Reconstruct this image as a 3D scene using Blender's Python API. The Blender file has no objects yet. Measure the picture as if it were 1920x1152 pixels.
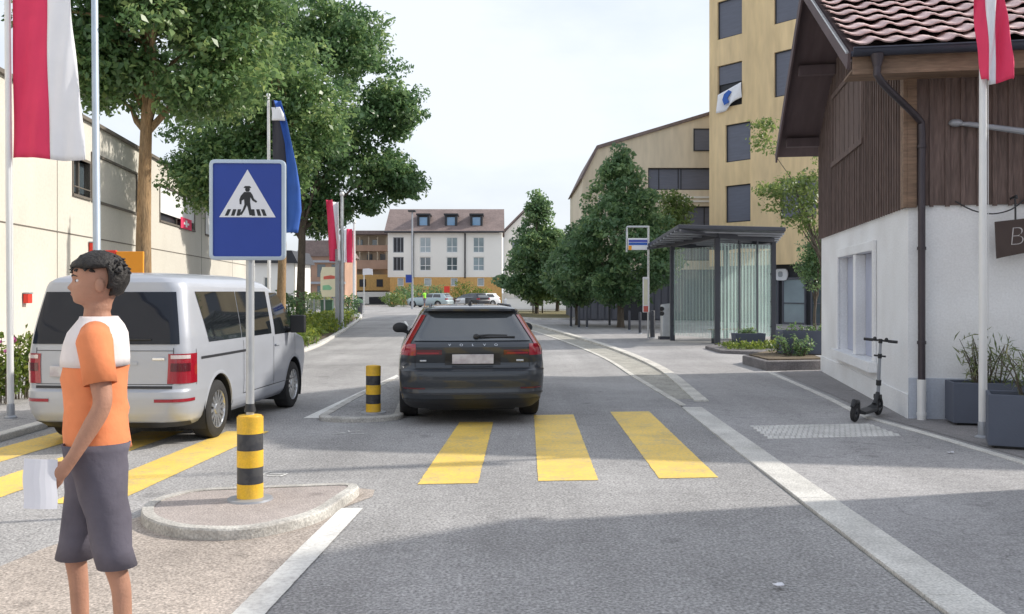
import bpy, bmesh, math, random
import numpy as np
from mathutils import Vector, Matrix

SC = bpy.context.scene
COL = SC.collection
random.seed(7)
R = math.radians
PI = math.pi
H, F, HZ = 1.65, 1750.0, 547.0      # camera height, focal length in photo pixels, horizon row


def g(px, py, z=0.0):
    """ground point under a photo pixel"""
    d = (H - z) * F / (py - HZ)
    return ((px - 960.0) / F * d, d)


def zat(py, d):
    return H + (HZ - py) * d / F


def xat(px, d):
    return (px - 960.0) / F * d


# ------------------------------------------------------------------ mesh builder
class MB:
    def __init__(self):
        self.v = []
        self.f = []

    def add(self, vs, fs):
        n = len(self.v)
        self.v.extend([tuple(p) for p in vs])
        self.f.extend([tuple(i + n for i in q) for q in fs])
        return self

    def box(self, x0, x1, y0, y1, z0, z1):
        vs = [(x0, y0, z0), (x1, y0, z0), (x1, y1, z0), (x0, y1, z0), (x0, y0, z1), (x1, y0, z1), (x1, y1, z1), (x0, y1, z1)]
        return self.add(vs, [(3, 2, 1, 0), (4, 5, 6, 7), (0, 1, 5, 4), (1, 2, 6, 5), (2, 3, 7, 6), (3, 0, 4, 7)])

    def fbox(self, o, ex, ey, ez, a, b, c):
        """box in a frame: origin o, unit axes, ranges a, b, c"""
        o, ex, ey, ez = Vector(o), Vector(ex), Vector(ey), Vector(ez)
        P = lambda i, j, k: o + ex * i + ey * j + ez * k
        vs = [P(a[0], b[0], c[0]), P(a[1], b[0], c[0]), P(a[1], b[1], c[0]), P(a[0], b[1], c[0]),
              P(a[0], b[0], c[1]), P(a[1], b[0], c[1]), P(a[1], b[1], c[1]), P(a[0], b[1], c[1])]
        fs = [(3, 2, 1, 0), (4, 5, 6, 7), (0, 1, 5, 4), (1, 2, 6, 5), (2, 3, 7, 6), (3, 0, 4, 7)]
        if ex.cross(ey).dot(ez) < 0:
            fs = [q[::-1] for q in fs]
        return self.add(vs, fs)

    def beam(self, p0, p1, w, h, up=(0, 0, 1)):
        p0, p1 = Vector(p0), Vector(p1)
        d = p1 - p0
        L = d.length
        d.normalize()
        s = d.cross(Vector(up))
        if s.length < 1e-4:
            s = d.cross(Vector((1, 0, 0)))
        s.normalize()
        u = s.cross(d)
        return self.fbox(p0, s, d, u, (-w / 2, w / 2), (0, L), (-h / 2, h / 2))

    def tube(self, pts, rad, n=10, cap=True):
        pts = [Vector(p) for p in pts]
        if not hasattr(rad, '__len__'):
            rad = [rad] * len(pts)
        rings = []
        prev = None
        for i, p in enumerate(pts):
            a = pts[max(i - 1, 0)]
            b = pts[min(i + 1, len(pts) - 1)]
            d = (b - a).normalized()
            if prev is None:
                s = d.cross(Vector((0, 0, 1)))
                if s.length < 1e-3:
                    s = Vector((1, 0, 0))
                s = (s - d * s.dot(d)).normalized()
            else:
                s = (prev - d * prev.dot(d))
                if s.length < 1e-4:
                    s = d.orthogonal()
                s.normalize()
            prev = s
            t = d.cross(s)
            r = rad[i]
            rx, ry = r if hasattr(r, '__len__') else (r, r)
            rings.append([p + s * (rx * math.cos(2 * PI * k / n)) + t * (ry * math.sin(2 * PI * k / n)) for k in range(n)])
        vs = [q for r in rings for q in r]
        fs = []
        for i in range(len(rings) - 1):
            for k in range(n):
                a, b = i * n + k, i * n + (k + 1) % n
                fs.append((a, b, b + n, a + n))
        if cap:
            fs.append(tuple(range(n))[::-1])
            m = (len(rings) - 1) * n
            fs.append(tuple(m + k for k in range(n)))
        return self.add(vs, fs)

    def cyl(self, p0, p1, r, n=16, r1=None):
        return self.tube([p0, p1], [r, r if r1 is None else r1], n)

    def lathe(self, prof, n=24, c=(0, 0, 0), cap=True):
        """profile [(r, z)] round z"""
        vs, fs = [], []
        for r, z in prof:
            for k in range(n):
                a = 2 * PI * k / n
                vs.append((c[0] + r * math.cos(a), c[1] + r * math.sin(a), c[2] + z))
        for i in range(len(prof) - 1):
            for k in range(n):
                a, b = i * n + k, i * n + (k + 1) % n
                fs.append((a, b, b + n, a + n))
        if not cap: return self.add(vs, fs)
        fs.append(tuple(range(n))[::-1])
        m = (len(prof) - 1) * n
        fs.append(tuple(m + k for k in range(n)))
        return self.add(vs, fs)

    def rings(self, rings, cap=True, closed=True):
        """skin equal-length loops"""
        n = len(rings[0])
        vs = [q for r in rings for q in r]
        fs = []
        for i in range(len(rings) - 1):
            for k in range(n if closed else n - 1):
                a, b = i * n + k, i * n + (k + 1) % n
                fs.append((a, b, b + n, a + n))
        if cap:
            fs.append(tuple(range(n))[::-1])
            m = (len(rings) - 1) * n
            fs.append(tuple(m + k for k in range(n)))
        return self.add(vs, fs)

    def prism(self, poly, z0, z1):
        n = len(poly)
        area = sum(poly[i][0] * poly[(i + 1) % n][1] - poly[(i + 1) % n][0] * poly[i][1] for i in range(n))
        if area < 0:
            poly = poly[::-1]
        vs = [(x, y, z0) for x, y in poly] + [(x, y, z1) for x, y in poly]
        fs = [tuple(range(n))[::-1], tuple(range(n, 2 * n))]
        for i in range(n):
            j = (i + 1) % n
            fs.append((i, j, n + j, n + i))
        return self.add(vs, fs)

    def plate(self, poly, o, ex, ey, t0, t1):
        """polygon in frame (ex, ey), extruded along ex x ey from t0 to t1"""
        o, ex, ey = Vector(o), Vector(ex).normalized(), Vector(ey).normalized()
        nn = ex.cross(ey)
        m = MB().prism(poly, t0, t1)
        return self.add([o + ex * a + ey * b + nn * c for a, b, c in m.v], m.f)

    def grid(self, rows):
        """rows: list of equal-length point lists"""
        n = len(rows[0])
        vs = [p for r in rows for p in r]
        fs = []
        for i in range(len(rows) - 1):
            for k in range(n - 1):
                a = i * n + k
                fs.append((a, a + 1, a + n + 1, a + n))
        return self.add(vs, fs)

    def ball(self, c, r, nu=14, nv=9, keep=None):
        rx, ry, rz = r if hasattr(r, '__len__') else (r, r, r)
        vs, fs = [], []
        for i in range(nv + 1):
            t = PI * i / nv
            for k in range(nu):
                a = 2 * PI * k / nu
                vs.append((c[0] + rx * math.sin(t) * math.cos(a), c[1] + ry * math.sin(t) * math.sin(a), c[2] + rz * math.cos(t)))
        for i in range(nv):
            for k in range(nu):
                a, b = i * nu + k, i * nu + (k + 1) % nu
                q = (a, a + nu, b + nu, b)
                if keep:
                    m = [sum(vs[j][d] for j in q) / 4 - c[d] for d in range(3)]
                    if not keep(*m):
                        continue
                fs.append(q)
        return self.add(vs, fs)

    def build(self, name, m, parent=None, smooth=False, bevel=0, angle=35, solid=0, weld=False):
        me = bpy.data.meshes.new(name)
        me.from_pydata(self.v, [], self.f)
        if weld:
            bm = bmesh.new()
            bm.from_mesh(me)
            bmesh.ops.remove_doubles(bm, verts=bm.verts, dist=1e-4)
            bm.to_mesh(me)
            bm.free()
        me.validate()
        if smooth:
            me.polygons.foreach_set('use_smooth', [True] * len(me.polygons))
            me.set_sharp_from_angle(angle=R(angle))
        me.materials.append(m)
        o = bpy.data.objects.new(name, me)
        COL.objects.link(o)
        if parent:
            o.parent = parent
        if solid:
            s = o.modifiers.new('thick', 'SOLIDIFY')
            s.thickness = solid
            s.offset = 0
        if bevel:
            b = o.modifiers.new('bevel', 'BEVEL')
            b.width = bevel
            b.segments = 2
            b.limit_method = 'ANGLE'
            b.angle_limit = R(40)
        return o


def tag(o, label=None, cat=None, group=None, kind=None):
    if label: o['label'] = label
    if cat: o['category'] = cat
    if group: o['group'] = group
    if kind: o['kind'] = kind
    return o


def thing(name, label, cat, loc=(0, 0, 0), rz=0, group=None, scale=None):
    o = bpy.data.objects.new(name, None)
    COL.objects.link(o)
    o.empty_display_size = .2
    o.location = loc if len(loc) == 3 else (loc[0], loc[1], 0)
    o.rotation_euler = (0, 0, rz)
    if scale:
        o.scale = scale
    return tag(o, label, cat, group)


def copy_tree(o, parent=None):
    c = o.copy()
    COL.objects.link(c)
    if parent:
        c.parent = parent
    for ch in list(o.children):
        copy_tree(ch, c)
    return c


def struct(mb, name, m, **k):
    return tag(mb.build(name, m, **k), kind='structure')


# ------------------------------------------------------------------ materials
def lin(c):
    return c


def mat(name, col, rough=.6, metal=0, var=.12, vscale=3.0, grain=0, gscale=80, bump=0, bscale=40, coat=0, spec=.5,
        col2=None, c2scale=.6, c2amt=.5, c2sharp=.15, stretch=None, trans=0, alpha=1.0, detail=5):
    m = bpy.data.materials.new(name)
    m.use_nodes = True
    nt = m.node_tree
    nd, lk = nt.nodes, nt.links
    b = nd['Principled BSDF']
    b.inputs['Roughness'].default_value = rough
    b.inputs['Metallic'].default_value = metal
    b.inputs['Specular IOR Level'].default_value = spec
    if coat:
        b.inputs['Coat Weight'].default_value = coat
        b.inputs['Coat Roughness'].default_value = .04
    geo = nd.new('ShaderNodeTexCoord')
    vec = geo.outputs['Object']
    if stretch:
        mp = nd.new('ShaderNodeMapping')
        mp.inputs['Scale'].default_value = stretch
        lk.new(vec, mp.inputs['Vector'])
        vec = mp.outputs['Vector']

    def noise(scale, det=detail):
        n = nd.new('ShaderNodeTexNoise')
        n.inputs['Scale'].default_value = scale
        n.inputs['Detail'].default_value = det
        lk.new(vec, n.inputs['Vector'])
        return n.outputs['Fac']

    def mix(fac, a, c, mode='MIX'):
        x = nd.new('ShaderNodeMix')
        x.data_type = 'RGBA'
        x.blend_type = mode
        if hasattr(fac, 'is_linked'): lk.new(fac, x.inputs[0])
        else: x.inputs[0].default_value = fac
        for v, i in ((a, 6), (c, 7)):
            if hasattr(v, 'is_linked'): lk.new(v, x.inputs[i])
            else: x.inputs[i].default_value = (*v, 1)
        return x.outputs[2]

    def ramp(f, lo, hi, a=0.0, c=1.0):
        r = nd.new('ShaderNodeMapRange')
        r.inputs[1].default_value = lo
        r.inputs[2].default_value = hi
        r.inputs[3].default_value = a
        r.inputs[4].default_value = c
        lk.new(f, r.inputs[0])
        return r.outputs[0]

    c = col
    if col2 is not None:
        c = mix(ramp(noise(c2scale), .5 - c2sharp, .5 + c2sharp, 0, c2amt), c, col2)
    if var:
        v = ramp(noise(vscale), .25, .75, 1 - var, 1 + var)
        cc = nd.new('ShaderNodeCombineColor')
        for i in range(3): lk.new(v, cc.inputs[i])
        c = mix(1.0, c, cc.outputs[0], 'MULTIPLY')
    if grain:
        v = ramp(noise(gscale, 2), .3, .7, 1 - grain, 1 + grain)
        cc = nd.new('ShaderNodeCombineColor')
        for i in range(3): lk.new(v, cc.inputs[i])
        c = mix(1.0, c, cc.outputs[0], 'MULTIPLY')
    if hasattr(c, 'is_linked'): lk.new(c, b.inputs['Base Color'])
    else: b.inputs['Base Color'].default_value = (*c, 1)
    if bump:
        bp = nd.new('ShaderNodeBump')
        bp.inputs['Strength'].default_value = bump
        bp.inputs['Distance'].default_value = .02
        lk.new(noise(bscale, 4), bp.inputs['Height'])
        lk.new(bp.outputs[0], b.inputs['Normal'])
    if trans:
        b.inputs['Transmission Weight'].default_value = trans
        b.inputs['IOR'].default_value = 1.02
    if alpha < 1:
        b.inputs['Alpha'].default_value = alpha
    return m


def leaf_mat(name, ca, cb, cc, trans=.35):
    m = bpy.data.materials.new(name)
    m.use_nodes = True
    nt = m.node_tree
    nd, lk = nt.nodes, nt.links
    b = nd['Principled BSDF']
    b.inputs['Roughness'].default_value = .38
    b.inputs['Specular IOR Level'].default_value = .5
    at = nd.new('ShaderNodeAttribute')
    at.attribute_name = 'tint'
    cr = nd.new('ShaderNodeValToRGB')
    e = cr.color_ramp.elements
    e[0].color = (*ca, 1)
    e[1].color = (*cc, 1)
    k = cr.color_ramp.elements.new(.55)
    k.color = (*cb, 1)
    lk.new(at.outputs['Fac'], cr.inputs[0])
    lk.new(cr.outputs[0], b.inputs['Base Color'])
    tr = nd.new('ShaderNodeBsdfTranslucent')
    hs = nd.new('ShaderNodeHueSaturation')
    hs.inputs['Value'].default_value = 1.7
    hs.inputs['Hue'].default_value = .48
    lk.new(cr.outputs[0], hs.inputs['Color'])
    lk.new(hs.outputs[0], tr.inputs['Color'])
    ms = nd.new('ShaderNodeMixShader')
    ms.inputs[0].default_value = trans
    lk.new(b.outputs[0], ms.inputs[1])
    lk.new(tr.outputs[0], ms.inputs[2])
    lk.new(ms.outputs[0], nd['Material Output'].inputs['Surface'])
    return m


def asphalt(name, base, grain=.35, patch=.18, cracks=True, gs=70, seedoff=0, light=None):
    m = bpy.data.materials.new(name)
    m.use_nodes = True
    nt = m.node_tree
    nd, lk = nt.nodes, nt.links
    b = nd['Principled BSDF']
    b.inputs['Roughness'].default_value = .85
    b.inputs['Specular IOR Level'].default_value = .3
    tc = nd.new('ShaderNodeNewGeometry')
    mp = nd.new('ShaderNodeMapping')
    mp.inputs['Location'].default_value = (seedoff, seedoff * .7, 0)
    lk.new(tc.outputs['Position'], mp.inputs['Vector'])
    vec = mp.outputs[0]

    def noise(s, det, rough=.5, v=vec):
        n = nd.new('ShaderNodeTexNoise')
        n.inputs['Scale'].default_value = s
        n.inputs['Detail'].default_value = det
        n.inputs['Roughness'].default_value = rough
        lk.new(v, n.inputs['Vector'])
        return n.outputs['Fac']

    def rng(f, lo, hi, a, c):
        r = nd.new('ShaderNodeMapRange')
        for i, q in enumerate((lo, hi, a, c)): r.inputs[i + 1].default_value = q
        lk.new(f, r.inputs[0])
        return r.outputs[0]

    def mul(a, c):
        x = nd.new('ShaderNodeMath')
        x.operation = 'MULTIPLY'
        lk.new(a, x.inputs[0]); lk.new(c, x.inputs[1])
        return x.outputs[0]
    v = mul(rng(noise(gs, 3, .7), .3, .7, 1 - grain, 1 + grain), rng(noise(.35, 6, .6), .3, .7, 1 - patch, 1 + patch))
    v = mul(v, rng(noise(9, 5, .65), .25, .75, .86, 1.14))
    st = nd.new('ShaderNodeMapping')
    st.inputs['Scale'].default_value = (1.6, .06, 1)
    lk.new(tc.outputs['Position'], st.inputs['Vector'])
    v = mul(v, rng(noise(1.0, 3, .5, st.outputs[0]), .3, .7, .9, 1.1))
    # speckle of pale aggregate
    vo = nd.new('ShaderNodeTexVoronoi')
    vo.inputs['Scale'].default_value = gs * .9
    lk.new(vec, vo.inputs['Vector'])
    v = mul(v, rng(vo.outputs['Distance'], .05, .5, 1.25, .9))
    # dark spots
    v = mul(v, rng(noise(2.3, 2, .4), .68, .74, 1.0, .75))
    if cracks:
        dn = nd.new('ShaderNodeTexNoise')
        dn.inputs['Scale'].default_value = 1.4
        dn.inputs['Detail'].default_value = 6
        lk.new(vec, dn.inputs['Vector'])
        va = nd.new('ShaderNodeVectorMath')
        va.operation = 'ADD'
        lk.new(vec, va.inputs[0]); lk.new(dn.outputs['Color'], va.inputs[1])
        vc = nd.new('ShaderNodeTexVoronoi')
        vc.feature = 'DISTANCE_TO_EDGE'
        vc.inputs['Scale'].default_value = .22
        lk.new(va.outputs[0], vc.inputs['Vector'])
        v = mul(v, rng(vc.outputs['Distance'], .001, .003, .82, 1.0))
    mx = nd.new('ShaderNodeMix')
    mx.data_type = 'RGBA'
    mx.blend_type = 'MULTIPLY'
    mx.inputs[0].default_value = 1
    mx.inputs[6].default_value = (*base, 1)
    cc = nd.new('ShaderNodeCombineColor')
    for i in range(3): lk.new(v, cc.inputs[i])
    lk.new(cc.outputs[0], mx.inputs[7])
    lk.new(mx.outputs[2], b.inputs['Base Color'])
    bp = nd.new('ShaderNodeBump')
    bp.inputs['Strength'].default_value = .5
    bp.inputs['Distance'].default_value = .008
    lk.new(noise(gs, 3, .7), bp.inputs['Height'])
    lk.new(bp.outputs[0], b.inputs['Normal'])
    return m


def paint(name, col, under, wear=.5, rough=.6):
    """worn road paint"""
    m = bpy.data.materials.new(name)
    m.use_nodes = True
    nt = m.node_tree
    nd, lk = nt.nodes, nt.links
    b = nd['Principled BSDF']
    b.inputs['Roughness'].default_value = rough
    tc = nd.new('ShaderNodeNewGeometry')

    def noise(s, det, rg=.6):
        n = nd.new('ShaderNodeTexNoise')
        n.inputs['Scale'].default_value = s
        n.inputs['Detail'].default_value = det
        n.inputs['Roughness'].default_value = rg
        lk.new(tc.outputs['Position'], n.inputs['Vector'])
        return n.outputs['Fac']

    def rng(f, lo, hi, a, c):
        r = nd.new('ShaderNodeMapRange')
        for i, q in enumerate((lo, hi, a, c)): r.inputs[i + 1].default_value = q
        lk.new(f, r.inputs[0])
        return r.outputs[0]
    mx = nd.new('ShaderNodeMix')
    mx.data_type = 'RGBA'
    mx.inputs[6].default_value = (*col, 1)
    mx.inputs[7].default_value = (*under, 1)
    ad = nd.new('ShaderNodeMath')
    ad.operation = 'ADD'
    lk.new(rng(noise(30, 6, .8), .46, .66, 0, wear), ad.inputs[0])
    lk.new(rng(noise(2.6, 6, .75), .5, .68, 0, wear * .8), ad.inputs[1])
    lk.new(ad.outputs[0], mx.inputs[0])
    m2 = nd.new('ShaderNodeMix')
    m2.data_type = 'RGBA'
    m2.blend_type = 'MULTIPLY'
    m2.inputs[0].default_value = 1
    lk.new(mx.outputs[2], m2.inputs[6])
    cc = nd.new('ShaderNodeCombineColor')
    v = rng(noise(1.2, 5), .3, .7, .85, 1.1)
    for i in range(3): lk.new(v, cc.inputs[i])
    lk.new(cc.outputs[0], m2.inputs[7])
    lk.new(m2.outputs[2], b.inputs['Base Color'])
    bp = nd.new('ShaderNodeBump')
    bp.inputs['Strength'].default_value = .35
    bp.inputs['Distance'].default_value = .006
    lk.new(noise(70, 3), bp.inputs['Height'])
    lk.new(bp.outputs[0], b.inputs['Normal'])
    return m


M = {}
M['road'] = asphalt('road_asphalt', (.345, .338, .338), .54, .24, gs=48)
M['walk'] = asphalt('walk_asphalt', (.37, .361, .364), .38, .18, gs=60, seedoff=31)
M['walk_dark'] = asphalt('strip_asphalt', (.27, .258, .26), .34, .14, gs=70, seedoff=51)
M['isle'] = asphalt('island_asphalt', (.43, .38, .36), .4, .14, False, gs=70, seedoff=11)
M['pink'] = asphalt('pink_asphalt', (.47, .41, .365), .5, .24, False, gs=55, seedoff=71)
M['earth'] = mat('earth', (.13, .1, .065), .95, var=.4, vscale=2, grain=.4, gscale=30, bump=.6, bscale=20)
M['lawn'] = mat('lawn', (.15, .135, .055), .95, var=.3, vscale=.5, grain=.35, gscale=12, bump=.6, bscale=30, col2=(.2, .16, .09), c2scale=.3)
M['far_ground'] = mat('far_ground', (.2, .2, .18), .95, var=.25, vscale=.05)
M['stone'] = mat('kerb_stone', (.66, .645, .61), .8, var=.18, vscale=2.5, grain=.22, gscale=60, bump=.35, bscale=60, col2=(.47, .455, .43), c2scale=1.7, c2amt=.5)
M['gutter'] = mat('gutter_stone', (.40, .385, .345), .85, var=.25, vscale=3, grain=.3, gscale=40, bump=.4, bscale=40, col2=(.30, .29, .26), c2scale=1.1, c2amt=.6)
M['yellow'] = paint('yellow_paint', (.92, .63, .12), (.4, .36, .28), .55)
M['white_line'] = paint('white_paint', (.82, .81, .78), (.38, .36, .35), .5)
M['tactile'] = paint('tactile_paint', (.8, .79, .77), (.35, .34, .33), .4)
M['plaster'] = mat('white_plaster', (.87, .88, .90), .9, var=.05, vscale=.9, grain=.05, gscale=40, bump=.3, bscale=22, col2=(.72, .71, .71), c2scale=1.1, c2amt=.5)
M['plinth'] = mat('grey_plinth', (.50, .54, .62), .9, var=.08, vscale=1.2, grain=.06, gscale=40, bump=.25, bscale=24, col2=(.44, .46, .52), c2scale=1.2)
M['wood'] = mat('dark_timber', (.128, .090, .080), .85, var=.22, vscale=2.2, grain=.25, gscale=14, bump=.35, bscale=14, stretch=(3, 3, .35), col2=(.17, .122, .108), c2scale=.9, c2amt=.6)
M['wood_fascia'] = mat('fascia_timber', (.22, .145, .10), .8, var=.3, vscale=2.2, grain=.2, gscale=14, bump=.3, bscale=14, stretch=(.4, 3, 3))
M['soffit'] = mat('soffit_timber', (.12, .088, .095), .85, var=.2, vscale=2, stretch=(3, .4, 1))
M['tile'] = mat('roof_tile', (.70, .525, .505), .8, var=.22, vscale=2.6, grain=.15, gscale=30, bump=.2, bscale=40, col2=(.46, .32, .31), c2scale=1.6, c2amt=.6)
M['dark_metal'] = mat('dark_metal', (.055, .06, .075), .5, .3, var=.1)
M['gutter_metal'] = mat('gutter_metal', (.06, .065, .09), .45, .5, var=.15)
M['pipe'] = mat('brown_pipe', (.065, .055, .065), .45, .4, var=.15)
M['shutter'] = mat('grey_shutter', (.45, .48, .60), .7, var=.08)
M['white_metal'] = mat('white_metal', (.80, .80, .80), .4, .1, var=.05)
M['galv'] = mat('galvanised_steel', (.52, .54, .56), .42, .55, var=.12, vscale=6)
M['galv_blue'] = mat('pale_blue_steel', (.47, .55, .64), .45, .3, var=.08)
M['black'] = mat('black_plastic', (.022, .023, .026), .5, var=.1)
M['rubber'] = mat('tyre_rubber', (.025, .025, .027), .85, var=.2, vscale=8)
M['rim'] = mat('alloy_rim', (.62, .63, .65), .3, .85, var=.05)
M['dark_rim'] = mat('dark_alloy_rim', (.1, .1, .11), .35, .8, var=.05)
M['silver'] = mat('silver_paint', (.45, .475, .535), .42, .25, var=.04, coat=.45)
M['grey_car'] = mat('slate_paint', (.034, .041, .052), .38, .2, var=.03, coat=.8, spec=.35)
M['car_glass'] = mat('tinted_glass', (.012, .015, .018), .03, 0, var=0, spec=.9, coat=.6)
M['rear_glass'] = mat('rear_window_glass', (.05, .058, .066), .05, 0, var=.1, vscale=2, spec=1.0, coat=1.0)
M['red_lens'] = mat('red_lens', (.32, .008, .022), .12, 0, var=.1, coat=1)
M['red_lens_dark'] = mat('dark_red_lens', (.1, .006, .012), .12, 0, var=.1, coat=1)
M['pink_lens'] = mat('pink_lens', (.62, .16, .2), .15, 0, var=.05, coat=1)
M['clear_lens'] = mat('clear_lens', (.7, .6, .6), .12, .2, var=.05, coat=1)
M['chrome'] = mat('chrome', (.75, .76, .78), .15, 1, var=0)
M['plate'] = mat('number_plate_white', (.66, .65, .68), .5, var=0, col2=(.42, .37, .42), c2scale=9, c2amt=.8)
M['sign_blue'] = mat('sign_blue', (.018, .055, .33), .35, var=.05)
M['sign_white'] = mat('sign_white', (.80, .81, .85), .4, var=.03)
M['sign_black'] = mat('sign_black', (.02, .022, .025), .5, var=0)
M['sign_back'] = mat('sign_back_grey', (.36, .38, .42), .5, .4, var=.1)
M['stripe_yellow'] = mat('bollard_yellow', (.88, .52, .03), .5, var=.14, vscale=7, grain=.08, col2=(.6, .38, .08), c2scale=9, c2sharp=.06, c2amt=.35)
M['stripe_black'] = mat('bollard_black', (.04, .042, .05), .55, var=.25, vscale=7, col2=(.12, .12, .12), c2scale=11, c2sharp=.05, c2amt=.35)
M['flag_red'] = mat('flag_red', (.78, .045, .13), .75, var=.06)
M['flag_white'] = mat('flag_white', (.86, .86, .90), .75, var=.03)
M['flag_blue'] = mat('flag_blue', (.035, .12, .46), .75, var=.1)
M['flag_black'] = mat('flag_black', (.04, .04, .055), .8, var=.1)
M['beige'] = mat('beige_render', (.665, .635, .57), .9, var=.06, vscale=.5, grain=.05, gscale=12, bump=.2, bscale=14, col2=(.56, .52, .45), c2scale=.4, c2amt=.4)
M['joint'] = mat('dark_joint', (.16, .14, .12), .8, var=.1)
M['ochre'] = mat('ochre_cladding', (.82, .62, .35), .8, var=.1, vscale=.6, grain=.1, gscale=3, stretch=(1, 1, .2), col2=(.76, .585, .36), c2scale=.5, c2amt=.6)
M['ochre_pale'] = mat('pale_ochre_cladding', (.72, .62, .47), .8, var=.08, vscale=.6, grain=.08, gscale=3, stretch=(1, 1, .2))
M['blind'] = mat('grey_blind', (.145, .155, .20), .6, var=.1, vscale=1.5, stretch=(1, 1, 8))
M['slate_clad'] = mat('slate_cladding', (.12, .125, .15), .7, var=.15, vscale=2, stretch=(3, 3, .2))
M['frame_dark'] = mat('dark_frame', (.035, .037, .045), .5, .2, var=.1)
M['pane'] = mat('window_pane', (.09, .12, .14), .06, 0, var=.2, vscale=.8, spec=1, coat=1)
M['pane_light'] = mat('pale_window_pane', (.32, .39, .43), .08, 0, var=.25, vscale=.6, spec=1, coat=1)
M['pane_blue'] = mat('blue_window_pane', (.13, .3, .52), .1, 0, var=.2, vscale=.6, spec=1, coat=1)
M['white_wall'] = mat('white_render', (.86, .84, .80), .9, var=.04, vscale=.3)
M['orange_wall'] = mat('orange_cladding', (.66, .41, .15), .85, var=.15, vscale=.5, grain=.1, gscale=4, col2=(.48, .24, .08), c2scale=.5)
M['brick'] = mat('reddish_wall', (.46, .29, .21), .85, var=.2, vscale=.5)
M['tan'] = mat('tan_wall', (.5, .42, .32), .85, var=.15, vscale=.5)
M['far_roof'] = mat('brown_roof', (.215, .165, .155), .85, var=.18, vscale=.8, grain=.15, gscale=5, stretch=(1, 1, 1))
M['bark'] = mat('brown_bark', (.26, .19, .115), .9, var=.3, vscale=4, grain=.3, gscale=18, bump=.8, bscale=14, stretch=(3, 3, .5), col2=(.40, .22, .08), c2scale=1.2, c2amt=.55)
M['bark_dark'] = mat('dark_bark', (.11, .09, .07), .9, var=.3, vscale=4, grain=.3, gscale=18, bump=.8, bscale=14, stretch=(3, 3, .5))
M['leaf_lime'] = leaf_mat('broad_leaf', (.05, .115, .046), (.132, .232, .086), (.30, .39, .14), .4)
M['leaf_deep'] = leaf_mat('deep_leaf', (.054, .122, .056), (.128, .230, .096), (.28, .38, .15), .44)
M['leaf_cone'] = leaf_mat('blue_green_leaf', (.070, .145, .074), (.145, .245, .112), (.29, .40, .16), .42)
M['leaf_pale'] = leaf_mat('pale_leaf', (.07, .13, .035), (.16, .23, .07), (.28, .34, .12), .4)
M['leaf_bed'] = leaf_mat('bed_leaf', (.05, .085, .02), (.13, .2, .035), (.3, .34, .06), .4)
M['leaf_reed'] = leaf_mat('reed_leaf', (.10, .15, .06), (.18, .22, .10), (.33, .32, .16), .3)
M['petal'] = leaf_mat('pink_petal', (.5, .08, .3), (.65, .15, .4), (.75, .35, .55), .3)
M['planter'] = mat('slate_planter', (.095, .11, .15), .7, var=.1, vscale=2, bump=.1, bscale=50)
M['planter_blue'] = mat('blue_grey_planter', (.07, .085, .125), .7, var=.12, vscale=2)
M['skin'] = mat('skin', (.43, .225, .15), .6, var=.12, vscale=9, bump=.15, bscale=90, col2=(.5, .25, .17), c2scale=14)
M['hair'] = mat('dark_hair', (.02, .017, .016), .6, var=.3, vscale=30, bump=.5, bscale=60)
M['shirt'] = mat('orange_cloth', (.80, .26, .11), .9, var=.14, vscale=5, bump=.6, bscale=8)
M['shirt_white'] = mat('white_cloth', (.78, .72, .72), .9, var=.08, vscale=6, bump=.5, bscale=8)
M['shorts'] = mat('slate_cloth', (.115, .105, .135), .9, var=.22, vscale=6, bump=.6, bscale=9)
M['hivis'] = mat('hi_vis_cloth', (.3, .78, .06), .8, var=.08)
M['shoe'] = mat('dark_shoe', (.03, .03, .035), .7, var=.1)
M['paper'] = mat('white_paper', (.80, .80, .86), .8, var=.02)
M['orange_sheet'] = mat('orange_sheet', (.85, .33, .02), .6, var=.08)
M['red_sheet'] = mat('red_sheet', (.75, .05, .03), .6, var=.08)
M['bench_wood'] = mat('bench_wood', (.2, .13, .08), .7, var=.2)
M['white_car'] = mat('white_car_paint', (.78, .79, .80), .3, .1, var=.02, coat=.8)
M['teal_car'] = mat('pale_teal_car_paint', (.42, .5, .52), .3, .3, var=.02, coat=.8)
M['dark_car'] = mat('dark_car_paint', (.03, .032, .04), .3, .3, var=.02, coat=.8)
M['green_box'] = mat('green_cabinet', (.05, .11, .07), .7, var=.15)
M['fence_grey'] = mat('grey_mesh_fence', (.3, .33, .34), .6, .3, var=.1)
M['glass_panel'] = mat('shelter_glass', (.62, .78, .74), .04, 0, var=0, alpha=.16, spec=.8)
M['glass_frost'] = mat('frosted_stripe', (.60, .74, .71), .35, 0, var=.1, alpha=.34)
M['glass_green'] = mat('greenish_stripe', (.55, .72, .66), .2, 0, var=.25, vscale=1.2, alpha=.5)
M['bed_stone'] = mat('dark_bed_stone', (.17, .16, .165), .85, var=.25, vscale=3, grain=.3, gscale=40, bump=.4, bscale=40)
M['van_glass'] = mat('van_glass', (.016, .021, .034), .05, 0, var=0, spec=.3)
M['cream'] = mat('cream_board', (.75, .72, .55), .6, var=.05)
M['mark_red'] = mat('faded_red_print', (.6, .13, .1), .6, var=.1)
M['mark_green'] = mat('faded_green_print', (.25, .55, .35), .6, var=.1)
M['purple'] = mat('stop_panel_blue', (.06, .085, .42), .4, var=.05)
M['chalk'] = mat('chalk', (.55, .52, .52), .9, var=.2, vscale=20)
M['sign_wood'] = mat('dark_sign_board', (.07, .05, .045), .8, var=.2)
M['kerb_old'] = mat('worn_kerb', (.66, .64, .59), .85, var=.2, vscale=3, grain=.25, gscale=50, bump=.4, bscale=50, col2=(.45, .43, .40), c2scale=1.4, c2amt=.6)
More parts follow.
